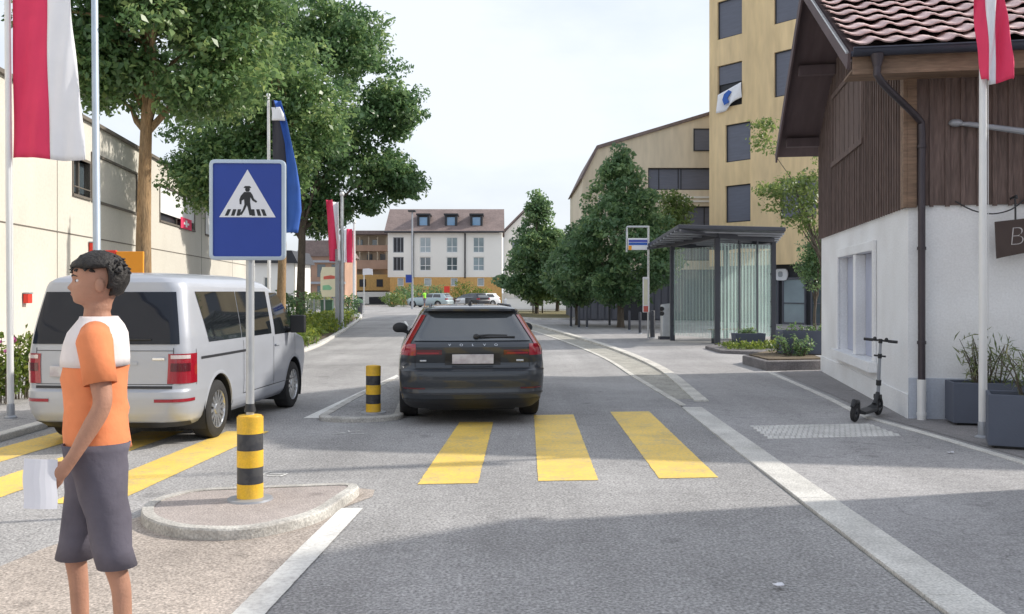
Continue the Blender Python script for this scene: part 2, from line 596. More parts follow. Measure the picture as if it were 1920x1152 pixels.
M['isle_kerb'] = mat('worn_island_kerb', (.56, .545, .51), .85, var=.2, vscale=5, grain=.25, gscale=60, bump=.5, bscale=40, col2=(.33, .31, .29), c2scale=3.2, c2amt=.6, c2sharp=.1)
M['lip'] = mat('lip', (.40, .16, .13), .5, var=.05)
# ------------------------------------------------------------------ camera, world, sun
cam = bpy.data.cameras.new('camera')
cam.sensor_width = 36
cam.lens = 36 * F / 1920
cam.shift_y = -(576 - HZ) / 1920
cam.clip_end = 3000
cam.clip_start = .05
co = bpy.data.objects.new('camera', cam)
COL.objects.link(co)
co.location = (0, 0, H)
co.rotation_euler = (PI / 2, 0, 0)
SC.camera = co

SUN_EL, SUN_AZ = R(35), math.atan2(1.0, .25)      # azimuth clockwise from +Y
sd = Vector((math.sin(SUN_AZ) * math.cos(SUN_EL), math.cos(SUN_AZ) * math.cos(SUN_EL), math.sin(SUN_EL)))
sl = bpy.data.lights.new('sun', 'SUN')
sl.energy = 2.75
sl.angle = R(1.1)
sl.color = (1, .94, .84)
so = bpy.data.objects.new('sun', sl)
COL.objects.link(so)
so.rotation_euler = sd.to_track_quat('Z', 'Y').to_euler()

W = bpy.data.worlds.new('World')
SC.world = W
W.use_nodes = True
nt = W.node_tree
bg = nt.nodes['Background']
sky = nt.nodes.new('ShaderNodeTexSky')
sky.sky_type = 'NISHITA'
sky.sun_disc = False
sky.sun_elevation = SUN_EL
sky.sun_rotation = SUN_AZ
sky.air_density = 1.2
sky.dust_density = 3.0
tcw = nt.nodes.new('ShaderNodeTexCoord')
mpw = nt.nodes.new('ShaderNodeMapping')
mpw.inputs['Scale'].default_value = (1, 1, 2.6)
nt.links.new(tcw.outputs['Generated'], mpw.inputs['Vector'])
nz = nt.nodes.new('ShaderNodeTexNoise')
nz.inputs['Scale'].default_value = 1.7
nz.inputs['Detail'].default_value = 7
nz.inputs['Roughness'].default_value = .55
nt.links.new(mpw.outputs[0], nz.inputs['Vector'])
mr = nt.nodes.new('ShaderNodeMapRange')
mr.inputs[1].default_value = .36
mr.inputs[2].default_value = .62
mr.inputs[3].default_value = .45
mr.inputs[4].default_value = .97
nt.links.new(nz.outputs['Fac'], mr.inputs[0])
mxw = nt.nodes.new('ShaderNodeMix')
mxw.data_type = 'RGBA'
nt.links.new(mr.outputs[0], mxw.inputs[0])
nt.links.new(sky.outputs[0], mxw.inputs[6])
mxw.inputs[7].default_value = (5.6, 5.95, 6.5, 1)      # thin bright cloud in the sky's own units
nt.links.new(mxw.outputs[2], bg.inputs['Color'])
bg.inputs['Strength'].default_value = .115

SC.view_settings.view_transform = 'Standard'
SC.view_settings.look = 'None'
SC.view_settings.exposure = .6
SC.view_settings.gamma = 1
SC.cycles.max_bounces = 8
SC.cycles.transparent_max_bounces = 16
SC.cycles.use_denoising = True
SC.cycles.sample_clamp_indirect = 8


# ------------------------------------------------------------------ ground
def sheet(poly, z, name, m):
    mb = MB()
    mb.add([(x, y, z) for x, y in poly], [tuple(range(len(poly)))])
    area = sum(poly[i][0] * poly[(i + 1) % len(poly)][1] - poly[(i + 1) % len(poly)][0] * poly[i][1] for i in range(len(poly)))
    if area < 0:
        mb.f = [q[::-1] for q in mb.f]
    return struct(mb, name, m)


def dens(pts, step=1.0):
    """Catmull-Rom resample"""
    out = []
    P = [Vector(p) for p in pts]
    for i in range(len(P) - 1):
        p0, p1, p2, p3 = P[max(i - 1, 0)], P[i], P[i + 1], P[min(i + 2, len(P) - 1)]
        n = max(1, int((p2 - p1).length / step))
        for k in range(n):
            t = k / n
            out.append(.5 * ((2 * p1) + (p2 - p0) * t + (2 * p0 - 5 * p1 + 4 * p2 - p3) * t * t + (3 * p1 - p0 - 3 * p2 + p3) * t ** 3))
    out.append(P[-1])
    return out


def offs(pts, w):
    """offset a 2-D polyline to its right by w"""
    out = []
    for i, p in enumerate(pts):
        a, b = pts[max(i - 1, 0)], pts[min(i + 1, len(pts) - 1)]
        d = (b - a).normalized()
        out.append(Vector((p.x + d.y * w, p.y - d.x * w)))
    return out


def kerb(pts, w, z0, z1, name, m, step=.8, bevel=.015, z1end=None):
    L = dens(pts, step)
    Rr = offs(L, w)
    n = len(L)
    rings = []
    for i in range(n):
        zt = z1 if z1end is None else z1 + (z1end - z1) * i / (n - 1)
        a, b = L[i], Rr[i]
        rings.append([(a.x, a.y, z0), (b.x, b.y, z0), (b.x, b.y, zt), (a.x, a.y, zt)])
    mb = MB().rings(rings)
    return struct(mb, name, m, bevel=bevel)


S = 900
sheet([(-S, -S), (S, -S), (S, S), (-S, S)], -.03, 'ground', M['far_ground'])
edgeL = [(-5.6, -14), (-5.6, 12), (-5.6, 24.5), (-6.4, 34), (-9.6, 60), (-13, 76), (-22, 90)]
edgeR = [(2.15, -14), (2.2, 4.8), (2.42, 13.4), (2.25, 23), (1.0, 38), (-.3, 50), (-1.6, 60), (-2.5, 75), (2, 88), (40, 92)]
eL, eR = dens(edgeL, 1.5), dens(edgeR, 1.5)
far = [(60, 112), (-60, 112), (-60, 88)]
road_poly = [(p.x, p.y) for p in eR] + far + [(p.x, p.y) for p in eL[::-1]]
sheet(road_poly, 0.0, 'road', M['road'])
# right hand pavement, flush with the road here
walk_r = [(p.x + .02, p.y) for p in eR if p.y < 75] + [(3.5, 78), (60, 78), (60, -14)]
sheet(walk_r, .012, 'pavement', M['walk'])
walk_l = [(-40, -14), (-40, 90)] + [(p.x - .02, p.y) for p in eL[::-1]]
sheet(walk_l, .012, 'pavement', M['walk'])
kerb([(-5.62, -14), (-5.62, 12), (-5.62, 24.5), (-6.42, 34), (-9.62, 60), (-13, 76)], -.16, -.05, .075, 'kerb', M['stone'])
# flush stone edge of the near right pavement (two rows)
def stones(pts, w, z0, z1, seg, gap, name, m):
    L = dens(pts, .1)
    Rr = offs(L, w)
    mb = MB()
    n = max(2, int(seg / .1))
    rq = random.Random(len(L))
    for i in range(0, len(L) - n, n):
        a, b = L[i], L[i + n]
        d = (b - a).normalized() * gap * .5
        c, e = Rr[i + n], Rr[i]
        dz = rq.uniform(-.0015, .0015)
        q = [a + d, e + d, c - d, b - d]
        vs = [(p.x, p.y, z0) for p in q] + [(p.x, p.y, z1 + dz) for p in q]
        mb.add(vs, [(3, 2, 1, 0), (4, 5, 6, 7), (0, 1, 5, 4), (1, 2, 6, 5), (2, 3, 7, 6), (3, 0, 4, 7)])
    struct(mb, name, m, bevel=.005)
stones([(2.13, -6), (2.22, 4.8), (2.40, 13.35)], .285, -.05, .020, 1.0, .007, 'kerb_strip', M['stone'])
# gutter and raised kerb by the bus stop
gut = [(2.42, 13.45), (2.32, 18), (2.24, 23), (1.75, 30), (.88, 38.5), (-.35, 50), (-1.65, 60)]
kin = [(2.72, 13.9), (3.02, 18.9), (2.98, 23), (2.68, 28), (2.0, 35), (1.21, 42.5), (.2, 51), (-.9, 60)]
kerb(gut, .10, -.05, .016, 'gutter_edge', M['kerb_old'], bevel=.006)
kerb([(p[0] + .15, p[1]) for p in gut], .22, -.05, .009, 'gutter', M['gutter'], bevel=.004)
kerb(kin, .21, -.05, .035, 'kerb', M['kerb_old'], z1end=.13, bevel=.008)
dk, dg = dens(kin, .4), dens(gut, .4)
def x_at(L, y):
    for a, b in zip(L, L[1:]):
        if a.y <= y <= b.y: return a.x + (b.x - a.x) * (y - a.y) / max(1e-6, b.y - a.y)
    return L[-1].x
rows = []
for i in range(80):
    y = 14.2 + (59.5 - 14.2) * i / 79
    xl, xr = x_at(dg, y) + .09, x_at(dk, y) + .03
    rows.append([(xl, y, .0146), (max(xr, xl + .01), y, .0146)])
struct(MB().grid(rows), 'gutter_infill', M['gutter'])
# building edge line and darker strip in front of the house
bl = [g(1448, 700), g(1545, 742), g(1640, 787), g(1760, 820), g(1920, 868), (5.05, 6)]
kerb(bl, .10, -.02, .022, 'edging_stone', M['stone'], bevel=.004)
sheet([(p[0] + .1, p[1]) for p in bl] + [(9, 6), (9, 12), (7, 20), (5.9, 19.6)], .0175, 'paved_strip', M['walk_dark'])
# paler worn band on the pavement
# lawn beyond the stop
sheet([(1.2, 55), (4.4, 55), (6.2, 60), (6.2, 77), (-.6, 77), (-.2, 65)], .09, 'lawn', M['lawn'])
kerb([(-.75, 77), (-.3, 65), (1.1, 54.9), (4.4, 54.9), (6.3, 59.9)], .14, -.03, .12, 'kerb', M['stone'])

# zebra: right lane
def rough_edge(P, step=.04, amp=.0038):
    rq = random.Random(len(P) + int(P[0][0] * 100))
    out = []
    for i in range(len(P)):
        a, b = Vector(P[i][:2]), Vector(P[(i + 1) % len(P)][:2])
        n = max(1, int((b - a).length / step))
        d = (b - a).normalized()
        for k in range(n):
            p = a.lerp(b, k / n)
            j = rq.gauss(0, amp * .6) if k else 0
            out.append((p.x - d.y * j, p.y + d.x * j))
    return out


zeb = [((783, 909), (896, 907), (925, 792), (862, 792)), ((1009, 903), (1122, 901), (1075, 778), (1001, 779)),
       ((1236, 898), (1347, 896), (1217, 772), (1144, 773))]
for q in zeb:
    pts = rough_edge([g(*p) for p in q])
    sheet(pts, .004, 'zebra_marking', M['yellow'])
for xc in (-3.36, -4.36, -5.32):
    sheet(rough_edge([(xc - .25, 7.25), (xc + .25, 7.25), (xc + .5, 11.0), (xc, 11.0)]), .004, 'zebra_marking', M['yellow'])
# white lines
sheet(rough_edge([(-1.70, 0), (-1.53, 0), (-1.29, 4.2), (-1.13, 7.08), (-1.30, 7.08), (-1.46, 4.2)], .03, .0015), .0085, 'line_marking', M['white_line'])
sheet([g(568, 785), g(618, 785), g(748, 706), g(744, 703)], .004, 'line_marking', M['white_line'])
sheet([(-2.1, 19.5), (-2.0, 19.5), (-2.25, 24.5), (-2.35, 24.5)], .004, 'line_marking', M['white_line'])
sheet([(-3.6, 33), (-3.48, 33), (-4.35, 40), (-4.47, 40)], .004, 'line_marking', M['white_line'])
sheet([(-5.1, 45), (-4.98, 45), (-5.9, 52), (-6.02, 52)], .004, 'line_marking', M['white_line'])
# faint remains of old survey paint
for cx, cy, s in ((520, 888, .13), (655, 813, .15)):
    X, Y = g(cx, cy)
    for k in range(5):
        a = random.uniform(0, PI)
        x, y = X + random.uniform(-s, s), Y + random.uniform(-s, s)
        dx, dy = math.cos(a) * s * .5, math.sin(a) * s * .5
        nx, ny = -math.sin(a) * .011, math.cos(a) * .011
        sheet([(x - dx - nx, y - dy - ny), (x + dx - nx, y + dy - ny), (x + dx + nx, y + dy + ny), (x - dx + nx, y - dy + ny)], .0045 + k * .0006, 'survey_mark', M['white_line'])
# pinkish surface of the refuge
sheet([(-3.6, 0), (-1.62, 0), (-1.46, 4.2), (-1.30, 7.08), (-1.12, 7.5), (-1.14, 7.75), (-1.35, 7.85), (-1.8, 7.4), (-2.7, 6.9), (-3.0, 6.0), (-3.25, 4.5)], .004, 'paved_patch', M['pink'])


def rounded(pts, n=5, r=.25):
    out = []
    P = [Vector(p) for p in pts]
    N = len(P)
    for i in range(N):
        a, p, b = P[i - 1], P[i], P[(i + 1) % N]
        u, v = (a - p), (b - p)
        q = min(r, u.length * .45, v.length * .45)
        s, e = p + u.normalized() * q, p + v.normalized() * q
        for k in range(n + 1):
            t = k / n
            out.append(((1 - t) ** 2) * s + 2 * t * (1 - t) * p + t * t * e)
    return out


def island(poly, name, z, inset, ms, r=.3):
    out = rounded(poly, 5, r)
    cx = sum(p.x for p in out) / len(out)
    cy = sum(p.y for p in out) / len(out)
    n = len(out)
    inn = []
    for i, p in enumerate(out):
        a, b = out[i - 1], out[(i + 1) % n]
        d = (b - a).normalized()
        inn.append(Vector((p.x - d.y * inset, p.y + d.x * inset)))
    rings = [[(p.x, p.y, -.03) for p in out], [(p.x, p.y, z - .012) for p in out],
             [(p.x * .985 + q.x * .015 - (p.x - q.x) * .08, p.y - (p.y - q.y) * .09, z) for p, q in zip(out, inn)],
             [(q.x, q.y, z) for q in inn], [(q.x, q.y, z - .012) for q in inn]]
    mb = MB().rings(rings, cap=False)
    struct(mb, name + '_kerb', M['isle_kerb'])
    sheet([(q.x, q.y) for q in inn], z - .008, name, ms)


island([(-2.62, 6.55), (-2.25, 6.2), (-1.75, 6.15), (-1.36, 6.6), (-1.20, 7.72), (-2.58, 7.45), (-2.76, 7.0)], 'traffic_island', .08, .085, M['isle'], .28)
island([(-2.5, 11.85), (-1.95, 11.7), (-1.40, 11.95), (-1.55, 14), (-1.80, 17.0), (-2.26, 17.0), (-2.44, 14)], 'traffic_island', .06, .12, M['road'], .4)
# tactile paving studs
mb = MB()
tp = [g(1404, 801), g(1627, 797), g(1690, 820), g(1440, 826)]
for i in range(24):
    for k in range(11):
        u0, v0 = (i + .1) / 24, (k + .12) / 11
        du, dv = .8 / 24, .56 / 11
        if k % 2: u0 += .35 / 24
        def bl_(u, v):
            a = Vector(tp[3]).lerp(Vector(tp[2]), u)
            b = Vector(tp[0]).lerp(Vector(tp[1]), u)
            return a.lerp(b, v)
        q = [bl_(u0, v0), bl_(u0 + du, v0), bl_(u0 + du, v0 + dv), bl_(u0, v0 + dv)]
        mb.prism([(p.x, p.y) for p in q], .0122, .0205)
struct(mb, 'tactile_paving', M['tactile'])
# planted bed on the left
bed = [(-5.85, 17), (-5.85, 24.5), (-6.65, 34), (-9.85, 60), (-12.5, 60), (-11.5, 40), (-8.8, 25), (-8.0, 17)]
sheet(bed, .05, 'flower_bed_soil', M['earth'])
# ------------------------------------------------------------------ vegetation
def leaf_mesh(name, pts, nrm, size, m, seed, parent=None, aspect=.55, tint=None, up=None, fold=.25):
    """one mesh of many leaf blades; pts, nrm (n,3)"""
    rs = np.random.RandomState(seed)
    n = len(pts)
    nrm = nrm / np.maximum(np.linalg.norm(nrm, axis=1, keepdims=True), 1e-6)
    if up is None:
        t = rs.normal(size=(n, 3))
        t[:, 2] -= .7
    else:
        t = up
    t = t - nrm * np.sum(t * nrm, axis=1, keepdims=True)
    t /= np.maximum(np.linalg.norm(t, axis=1, keepdims=True), 1e-6)
    s = np.cross(nrm, t)
    L = (np.asarray(size) * rs.uniform(.6, 1.3, n))[:, None]
    Wd = L * aspect
    a = pts - t * L * .5
    b = pts - t * L * .02 + s * Wd * .5 + nrm * L * fold * .3
    c = pts + t * L * .5 - nrm * L * fold * .35
    d = pts - t * L * .02 - s * Wd * .5 + nrm * L * fold * .3
    V = np.stack([a, b, c, d], 1).reshape(-1, 3).astype(np.float32)
    me = bpy.data.meshes.new(name)
    me.vertices.add(4 * n)
    me.vertices.foreach_set('co', V.ravel())
    me.loops.add(4 * n)
    me.loops.foreach_set('vertex_index', np.arange(4 * n, dtype=np.int32))
    me.polygons.add(n)
    me.polygons.foreach_set('loop_start', np.arange(0, 4 * n, 4, dtype=np.int32))
    at = me.attributes.new('tint', 'FLOAT', 'FACE')
    if tint is None:
        tint = rs.beta(2, 2.6, n)
    at.data.foreach_set('value', np.clip(tint, 0, 1).astype(np.float32))
    me.update()
    me.materials.append(m)
    o = bpy.data.objects.new(name, me)
    COL.objects.link(o)
    if parent: o.parent = parent
    return o


def tree(name, label, loc, fork, tr, env, ncl, per, lsize, m, seed, bark='bark', group=None, clr=.55, lean=(0, 0), top=None, limbs=9, gap=.0):
    """env(rs) -> cluster centres (n,3) local; trunk to 'fork' height then limbs"""
    rs = np.random.RandomState(seed)
    root = thing(name, label, 'tree', (loc[0], loc[1], 0), group=group)
    C = env(rs, ncl)
    cen = C.mean(0)
    # leaves in clumps
    cr = clr * rs.uniform(.6, 1.25, ncl)
    cnt = np.maximum(8, (per * (cr / clr) ** 2)).astype(int)
    idx = np.repeat(np.arange(ncl), cnt)
    off = rs.normal(size=(len(idx), 3))
    off /= np.linalg.norm(off, axis=1, keepdims=True)
    off *= (rs.uniform(0, 1, len(idx)) ** .45)[:, None]
    P = C[idx] + off * cr[idx][:, None] * np.array([1.15, 1.15, .7])
    nr = off * .6 + rs.normal(size=P.shape) * .6 + np.array([0, 0, .55])
    ctint = rs.uniform(-.22, .22, ncl)
    tint = rs.beta(2, 2.6, len(idx)) * .75 + .12 + ctint[idx]
    # a second, sparse set: stray leaves that fray the outline
    leaf_mesh('crown', P, nr, lsize * np.clip(rs.lognormal(0, .22, len(P)), .5, 1.7), M[m], seed + 1, root, tint=tint)
    mb = MB()
    tx, ty = lean
    zt = top or cen[2] + .5
    pts = [(0, 0, -.05), (0, 0, .25)]
    rad = [tr * 1.35, tr * 1.08]
    for k in range(1, 7):
        f = k / 6
        pts.append((tx * f + rs.normal() * .03, ty * f + rs.normal() * .03, .25 + (zt - .25) * f))
        rad.append(tr * (1 - .62 * f))
    mb.tube(pts, rad, 12)
    mb.build('trunk', M[bark], root, smooth=True)
    far_ = C[np.argsort(-np.linalg.norm(C - cen, axis=1))]
    mb = MB()
    pick = far_[rs.choice(len(far_), limbs, replace=False)] if limbs < len(far_) else far_
    for c in pick:
        z0 = fork * rs.uniform(.9, 1.25)
        z0 = min(z0, c[2] - .2, zt * .95)
        z0 = max(z0, fork * .75)
        f = (z0 - .25) / (zt - .25)
        s = Vector((tx * f, ty * f, z0))
        e = Vector(c)
        mid = s.lerp(e, .5) + Vector((0, 0, .12 * (e - s).length)) + Vector(rs.normal(size=3) * .08)
        r0 = tr * .42
        mb.tube([s, s.lerp(mid, .5) + Vector(rs.normal(size=3) * .04), mid, mid.lerp(e, .55) + Vector(rs.normal(size=3) * .08), e], [r0, r0 * .8, r0 * .55, r0 * .35, r0 * .12], 7)
    mb.build('limbs', M[bark], root, smooth=True)
    return root


def env_blobs(blobs, shell=.55):
    """ellipsoid blobs (cx,cy,cz,rx,ry,rz,weight)"""
    def f(rs, n):
        w = np.array([b[6] for b in blobs], float)
        k = rs.choice(len(blobs), n, p=w / w.sum())
        B = np.array([b[:6] for b in blobs])[k]
        d = rs.normal(size=(n, 3))
        d /= np.linalg.norm(d, axis=1, keepdims=True)
        r = shell + (1 - shell) * rs.uniform(0, 1, n) ** .7
        return B[:, :3] + d * r[:, None] * B[:, 3:]
    return f


def env_cone(z0, z1, rmax, zfat=.25, sq=1.0):
    def f(rs, n):
        out = []
        while len(out) < n:
            t = rs.uniform()
            z = z0 + (z1 - z0) * t
            rr = rmax * (min(1, (t / zfat) ** .6) if t < zfat else ((1 - t) / (1 - zfat)) ** .85)
            if rs.uniform() > (rr / rmax) ** 1.0 + .04: continue
            a = rs.uniform(0, 2 * PI)
            q = rr * (.35 + .65 * rs.uniform() ** .5) * (1 + .12 * math.sin(3 * a + z * 1.7))
            out.append((q * math.cos(a), q * math.sin(a), z))
        return np.array(out)
    return f


# left: three street trees
tree('street_tree', 'tall leafy tree with orange-brown sunlit trunk behind the silver van', (-7.1, 18.0), 5.2, .175,
     env_blobs([(.3, -.1, 6.5, 2.1, 1.9, 1.5, 3.0), (-.4, 0, 8.0, 1.9, 2.0, 1.6, 2.4), (.9, .1, 7.5, 1.5, 1.5, 1.4, 1.8), (-1.0, -.2, 5.9, .75, 1.0, 1.0, 1.1), (-.6, -.2, 5.75, .9, .9, .5, .7), (1.5, -.3, 5.6, .9, .8, .7, .9), (1.9, 0, 7.2, .8, 1.0, 1.2, 1.0)], .4),
     330, 118, .135, 'leaf_lime', 11, group='street trees on the left', clr=.47, lean=(.12, 0), top=7.6, limbs=14)
tree('street_tree', 'dark leafy tree whose slim trunk stands right behind the blue sign', (-7.45, 30.0), 4.4, .16,
     env_blobs([(-1.2, 0, 8.0, 2.7, 2.2, 3.2, 3), (-1.3, -.3, 5.3, 2.1, 1.6, 1.15, 2.6), (-2.0, 0, 10.5, 1.8, 1.8, 1.5, 1), (.6, 0, 7.0, 1.7, 1.7, 2.0, 1.4)], .4),
     430, 115, .165, 'leaf_lime', 12, group='street trees on the left', clr=.55, top=9, limbs=14)
tree('street_tree', 'largest leafy tree overhanging the road beside the blue and black flag', (-9.55, 42.0), 4.0, .2,
     env_blobs([(.25, 0, 10.6, 4.4, 3.2, 4.0, 4.0), (1.5, 1.0, 6.9, 3.5, 2.0, 1.75, 2.4), (-.6, 0, 14.4, 3.2, 2.6, 2.1, 1.6), (4.1, .3, 9.9, 1.3, 1.5, 1.2, .9), (4.3, 1.0, 6.9, 1.4, 1.3, .85, .8), (-2.6, 0, 7.1, 2.1, 1.8, 1.5, 1.0), (.7, 1.2, 5.0, 1.6, 1.2, .9, .6), (2.2, 0, 13.0, 1.8, 1.8, 1.6, .8)], .4),
     560, 125, .22, 'leaf_deep', 13, bark='bark_dark', group='street trees on the left', clr=.66, top=13, limbs=18, lean=(.3, 0))
# right: conical trees on the stop side
GR = 'conical trees by the bus stop'
tree('conical_tree', 'tallest dark conical tree, standing beside the bus stop pole', (4.95, 42.5), 1.7, .15, env_cone(1.1, 8.2, 2.9, .24), 300, 105, .19, 'leaf_cone', 21, 'bark_dark', GR, .46, top=7.4)
tree('conical_tree', 'lower rounded dark tree merging with the tallest conical tree on its left', (3.2, 45.5), 1.7, .11, env_cone(1.1, 4.8, 1.7, .28), 130, 90, .2, 'leaf_cone', 22, 'bark_dark', GR, .5, top=4.2)
tree('conical_tree', 'pointed dark tree on the lawn, just right of the white apartment block', (1.75, 66), 2.2, .15, env_cone(1.0, 8.7, 2.45, .17), 270, 90, .25, 'leaf_cone', 23, 'bark_dark', GR, .55, top=7.4)
tree('conical_tree', 'rounded dark tree at the back of the lawn between the two pointed trees', (3.6, 74), 2.2, .14, env_cone(1.0, 6.3, 2.4, .25), 170, 80, .28, 'leaf_cone', 24, 'bark_dark', GR, .6, top=6)
tree('young_tree', 'pale airy young tree between the yellow tower and the timber house', (10.3, 31.0), 2.6, .07,
     env_blobs([(-1.85, 0, 7.0, .5, .5, .75, .8), (-1.0, 0, 5.0, 1.1, .9, .7, 2.0), (-.3, 0, 4.2, 1.0, .9, .6, 1.2), (0, 0, 5.4, .9, .8, .8, 1.0)], .25), 80, 42, .13, 'leaf_pale', 25, 'bark_dark', None, .34, top=7.5, limbs=12)
tree('young_tree', 'pale bushy tree glimpsed behind the conical tree, against the ochre gable', (8.3, 48.5), 2.2, .09,
     env_blobs([(0, 0, 5.6, 1.1, 1.1, 1.6, 1)], .2), 70, 45, .18, 'leaf_pale', 26, 'bark_dark', None, .45, top=5.5, limbs=9)
tree('small_tree', 'small dark round tree in front of the shop entrance beside the house corner', (10.55, 32.5), 1.0, .06,
     env_blobs([(0, 0, 2.7, .55, .55, 1.0, 1)], .2), 55, 60, .11, 'leaf_cone', 27, 'bark_dark', None, .3, top=2.6, limbs=8)


def scatter(name, label, cat, poly, n, h, size, m, seed, z=.05, clump=None, kind='stuff', aspect=.4, clumpr=.35):
    """ground cover: leaves over a polygon"""
    rs = np.random.RandomState(seed)
    xs = [p[0] for p in poly]; ys = [p[1] for p in poly]
    def inside(x, y):
        c = False
        for i in range(len(poly)):
            (x0, y0), (x1, y1) = poly[i], poly[i - 1]
            if (y0 > y) != (y1 > y) and x < (x1 - x0) * (y - y0) / (y1 - y0) + x0: c = not c
        return c
    cl = []
    while len(cl) < (clump or 60):
        x, y = rs.uniform(min(xs), max(xs)), rs.uniform(min(ys), max(ys))
        if inside(x, y): cl.append((x, y, rs.uniform(.45, 1)))
    cl = np.array(cl)
    k = rs.randint(0, len(cl), n)
    rad = clumpr * rs.uniform(.5, 1.4, n) ** 1
    a = rs.uniform(0, 2 * PI, n)
    rr = rad * rs.uniform(0, 1, n) ** .5
    hh = rs.uniform(0, 1, n) ** .7 * h * cl[k, 2] * (1 - .5 * (rr / (rad.max() + 1e-6)))
    P = np.stack([cl[k, 0] + rr * np.cos(a), cl[k, 1] + rr * np.sin(a), z + hh], 1)
    nr = rs.normal(size=P.shape) * .6 + np.array([0, 0, .5])
    up = rs.normal(size=P.shape) * .7 + np.array([0, 0, .9])
    o = leaf_mesh(name, P, nr, size, M[m], seed + 5, aspect=aspect, up=up, tint=rs.beta(2, 2, n) * .8 + .1 + (cl[k, 2] - .7) * .3)
    return tag(o, label, cat, kind=kind)


scatter('bed_plants', 'low green and yellowish plants filling the bed along the left kerb', 'plants',
        [(-5.95, 23.8), (-6.75, 34), (-9.3, 54), (-11.5, 54), (-10, 36), (-8.0, 23.8)], 15000, .75, .17, 'leaf_bed', 31, clump=110, clumpr=.6)
scatter('bed_plants', 'dark leafy ground cover at the near end of the left bed', 'plants',
        [(-5.9, 19), (-5.95, 25), (-7.4, 25), (-7.4, 19)], 4500, .55, .12, 'leaf_deep', 32, clump=36, clumpr=.4)
# ------------------------------------------------------------------ vehicles
class Shell:
    """car body as a stack of rounded horizontal outlines; y = 0 at the rear, forward +y"""
    def __init__(s, lev, taper=.05, bow=.05, tpow=4):
        s.lev = lev
        s.taper, s.bow, s.tp = taper, bow, tpow
        s.ymid = max(l[2] for l in lev) / 2

    def at(s, z):
        L = s.lev
        if z <= L[0][0]: return L[0][1:]
        if z >= L[-1][0]: return L[-1][1:]
        for i in range(len(L) - 1):
            if L[i][0] <= z <= L[i + 1][0]:
                t = (z - L[i][0]) / (L[i + 1][0] - L[i][0])
                return tuple(a + (b - a) * t for a, b in zip(L[i][1:], L[i + 1][1:]))

    def S(s, p, z):
        yr, yf, w, r = s.at(z)[:4]
        sg = 1 if p >= 0 else -1
        p = abs(p)
        a = w - r
        q = r * PI / 2
        if p <= a: x, y = p, yr
        elif p <= a + q:
            t = (p - a) / r
            x, y = a + r * math.sin(t), yr + r * (1 - math.cos(t))
        else: x, y = w, yr + r + (p - a - q)
        return s.shape(x * sg, y, w)

    def shape(s, x, y, w):
        u = (y - s.ymid) / s.ymid
        x = x * (1 - s.taper * abs(u) ** s.tp)
        if y < s.ymid * .5:
            y = y + s.bow * (abs(x) / w) ** 2.5 * (1 if y < .6 else max(0, 1 - (y - .6) / .5))
        return Vector((x, y, 0))

    def pt(s, p, z):
        v = s.S(p, z)
        return Vector((v.x, v.y, z))

    def py(s, y, z):
        """perimeter parameter of a side point at length y"""
        yr, yf, w, r = s.at(z)[:4]
        return (w - r) + r * PI / 2 + y - yr - r

    def nrm(s, p, z):
        e = .012
        a = s.pt(p + e, z) - s.pt(p - e, z)
        b = s.pt(p, z + e) - s.pt(p, z - e)
        n = a.cross(b)
        if n.length < 1e-9: n = Vector((0, -1, 0))
        return n.normalized()

    def body(s, sub=3):
        zs = []
        for i in range(len(s.lev) - 1):
            for k in range(sub):
                zs.append(s.lev[i][0] + (s.lev[i + 1][0] - s.lev[i][0]) * k / sub)
        zs.append(s.lev[-1][0])
        rings = []
        for z in zs:
            yr, yf, w, r = s.at(z)[:4]
            rf = min(r * 2.2, w * .8)
            pts = []
            for k in range(9): pts.append(((w - r) * k / 8, yr))
            for k in range(1, 8):
                t = PI / 2 * k / 8
                pts.append((w - r + r * math.sin(t), yr + r * (1 - math.cos(t))))
            for k in range(31): pts.append((w, yr + r + (yf - rf - yr - r) * k / 30))
            for k in range(1, 8):
                t = PI / 2 * k / 8
                pts.append((w - rf + rf * math.cos(t), yf - rf + rf * math.sin(t)))
            for k in range(9): pts.append(((w - rf) * (1 - k / 8), yf))
            half = [s.shape(x, y, w) for x, y in pts]
            full = [(v.x, v.y, z) for v in half] + [(-v.x, v.y, z) for v in half[-2:0:-1]]
            rings.append(full)
        return MB().rings(rings)

    def patch(s, p0, p1, z0, z1, off=.004, nu=10, nv=8, mb=None):
        fn = lambda q: q if callable(q) else (lambda z: q)
        p0, p1 = fn(p0), fn(p1)
        rows = []
        for j in range(nv + 1):
            z = z0 + (z1 - z0) * j / nv
            row = []
            for i in range(nu + 1):
                p = p0(z) + (p1(z) - p0(z)) * i / nu
                row.append(s.pt(p, z) + s.nrm(p, z) * off)
            rows.append(row)
        return (mb or MB()).grid(rows)

    def side(s, sg, y0, y1, z0, z1, off=.004, nu=12, nv=8, mb=None):
        fn = lambda q: q if callable(q) else (lambda z: q)
        y0, y1 = fn(y0), fn(y1)
        a = lambda z: sg * s.py(y0(z), z)
        b = lambda z: sg * s.py(y1(z), z)
        if sg < 0: a, b = b, a
        return s.patch(a, b, z0, z1, off, nu, nv, mb)


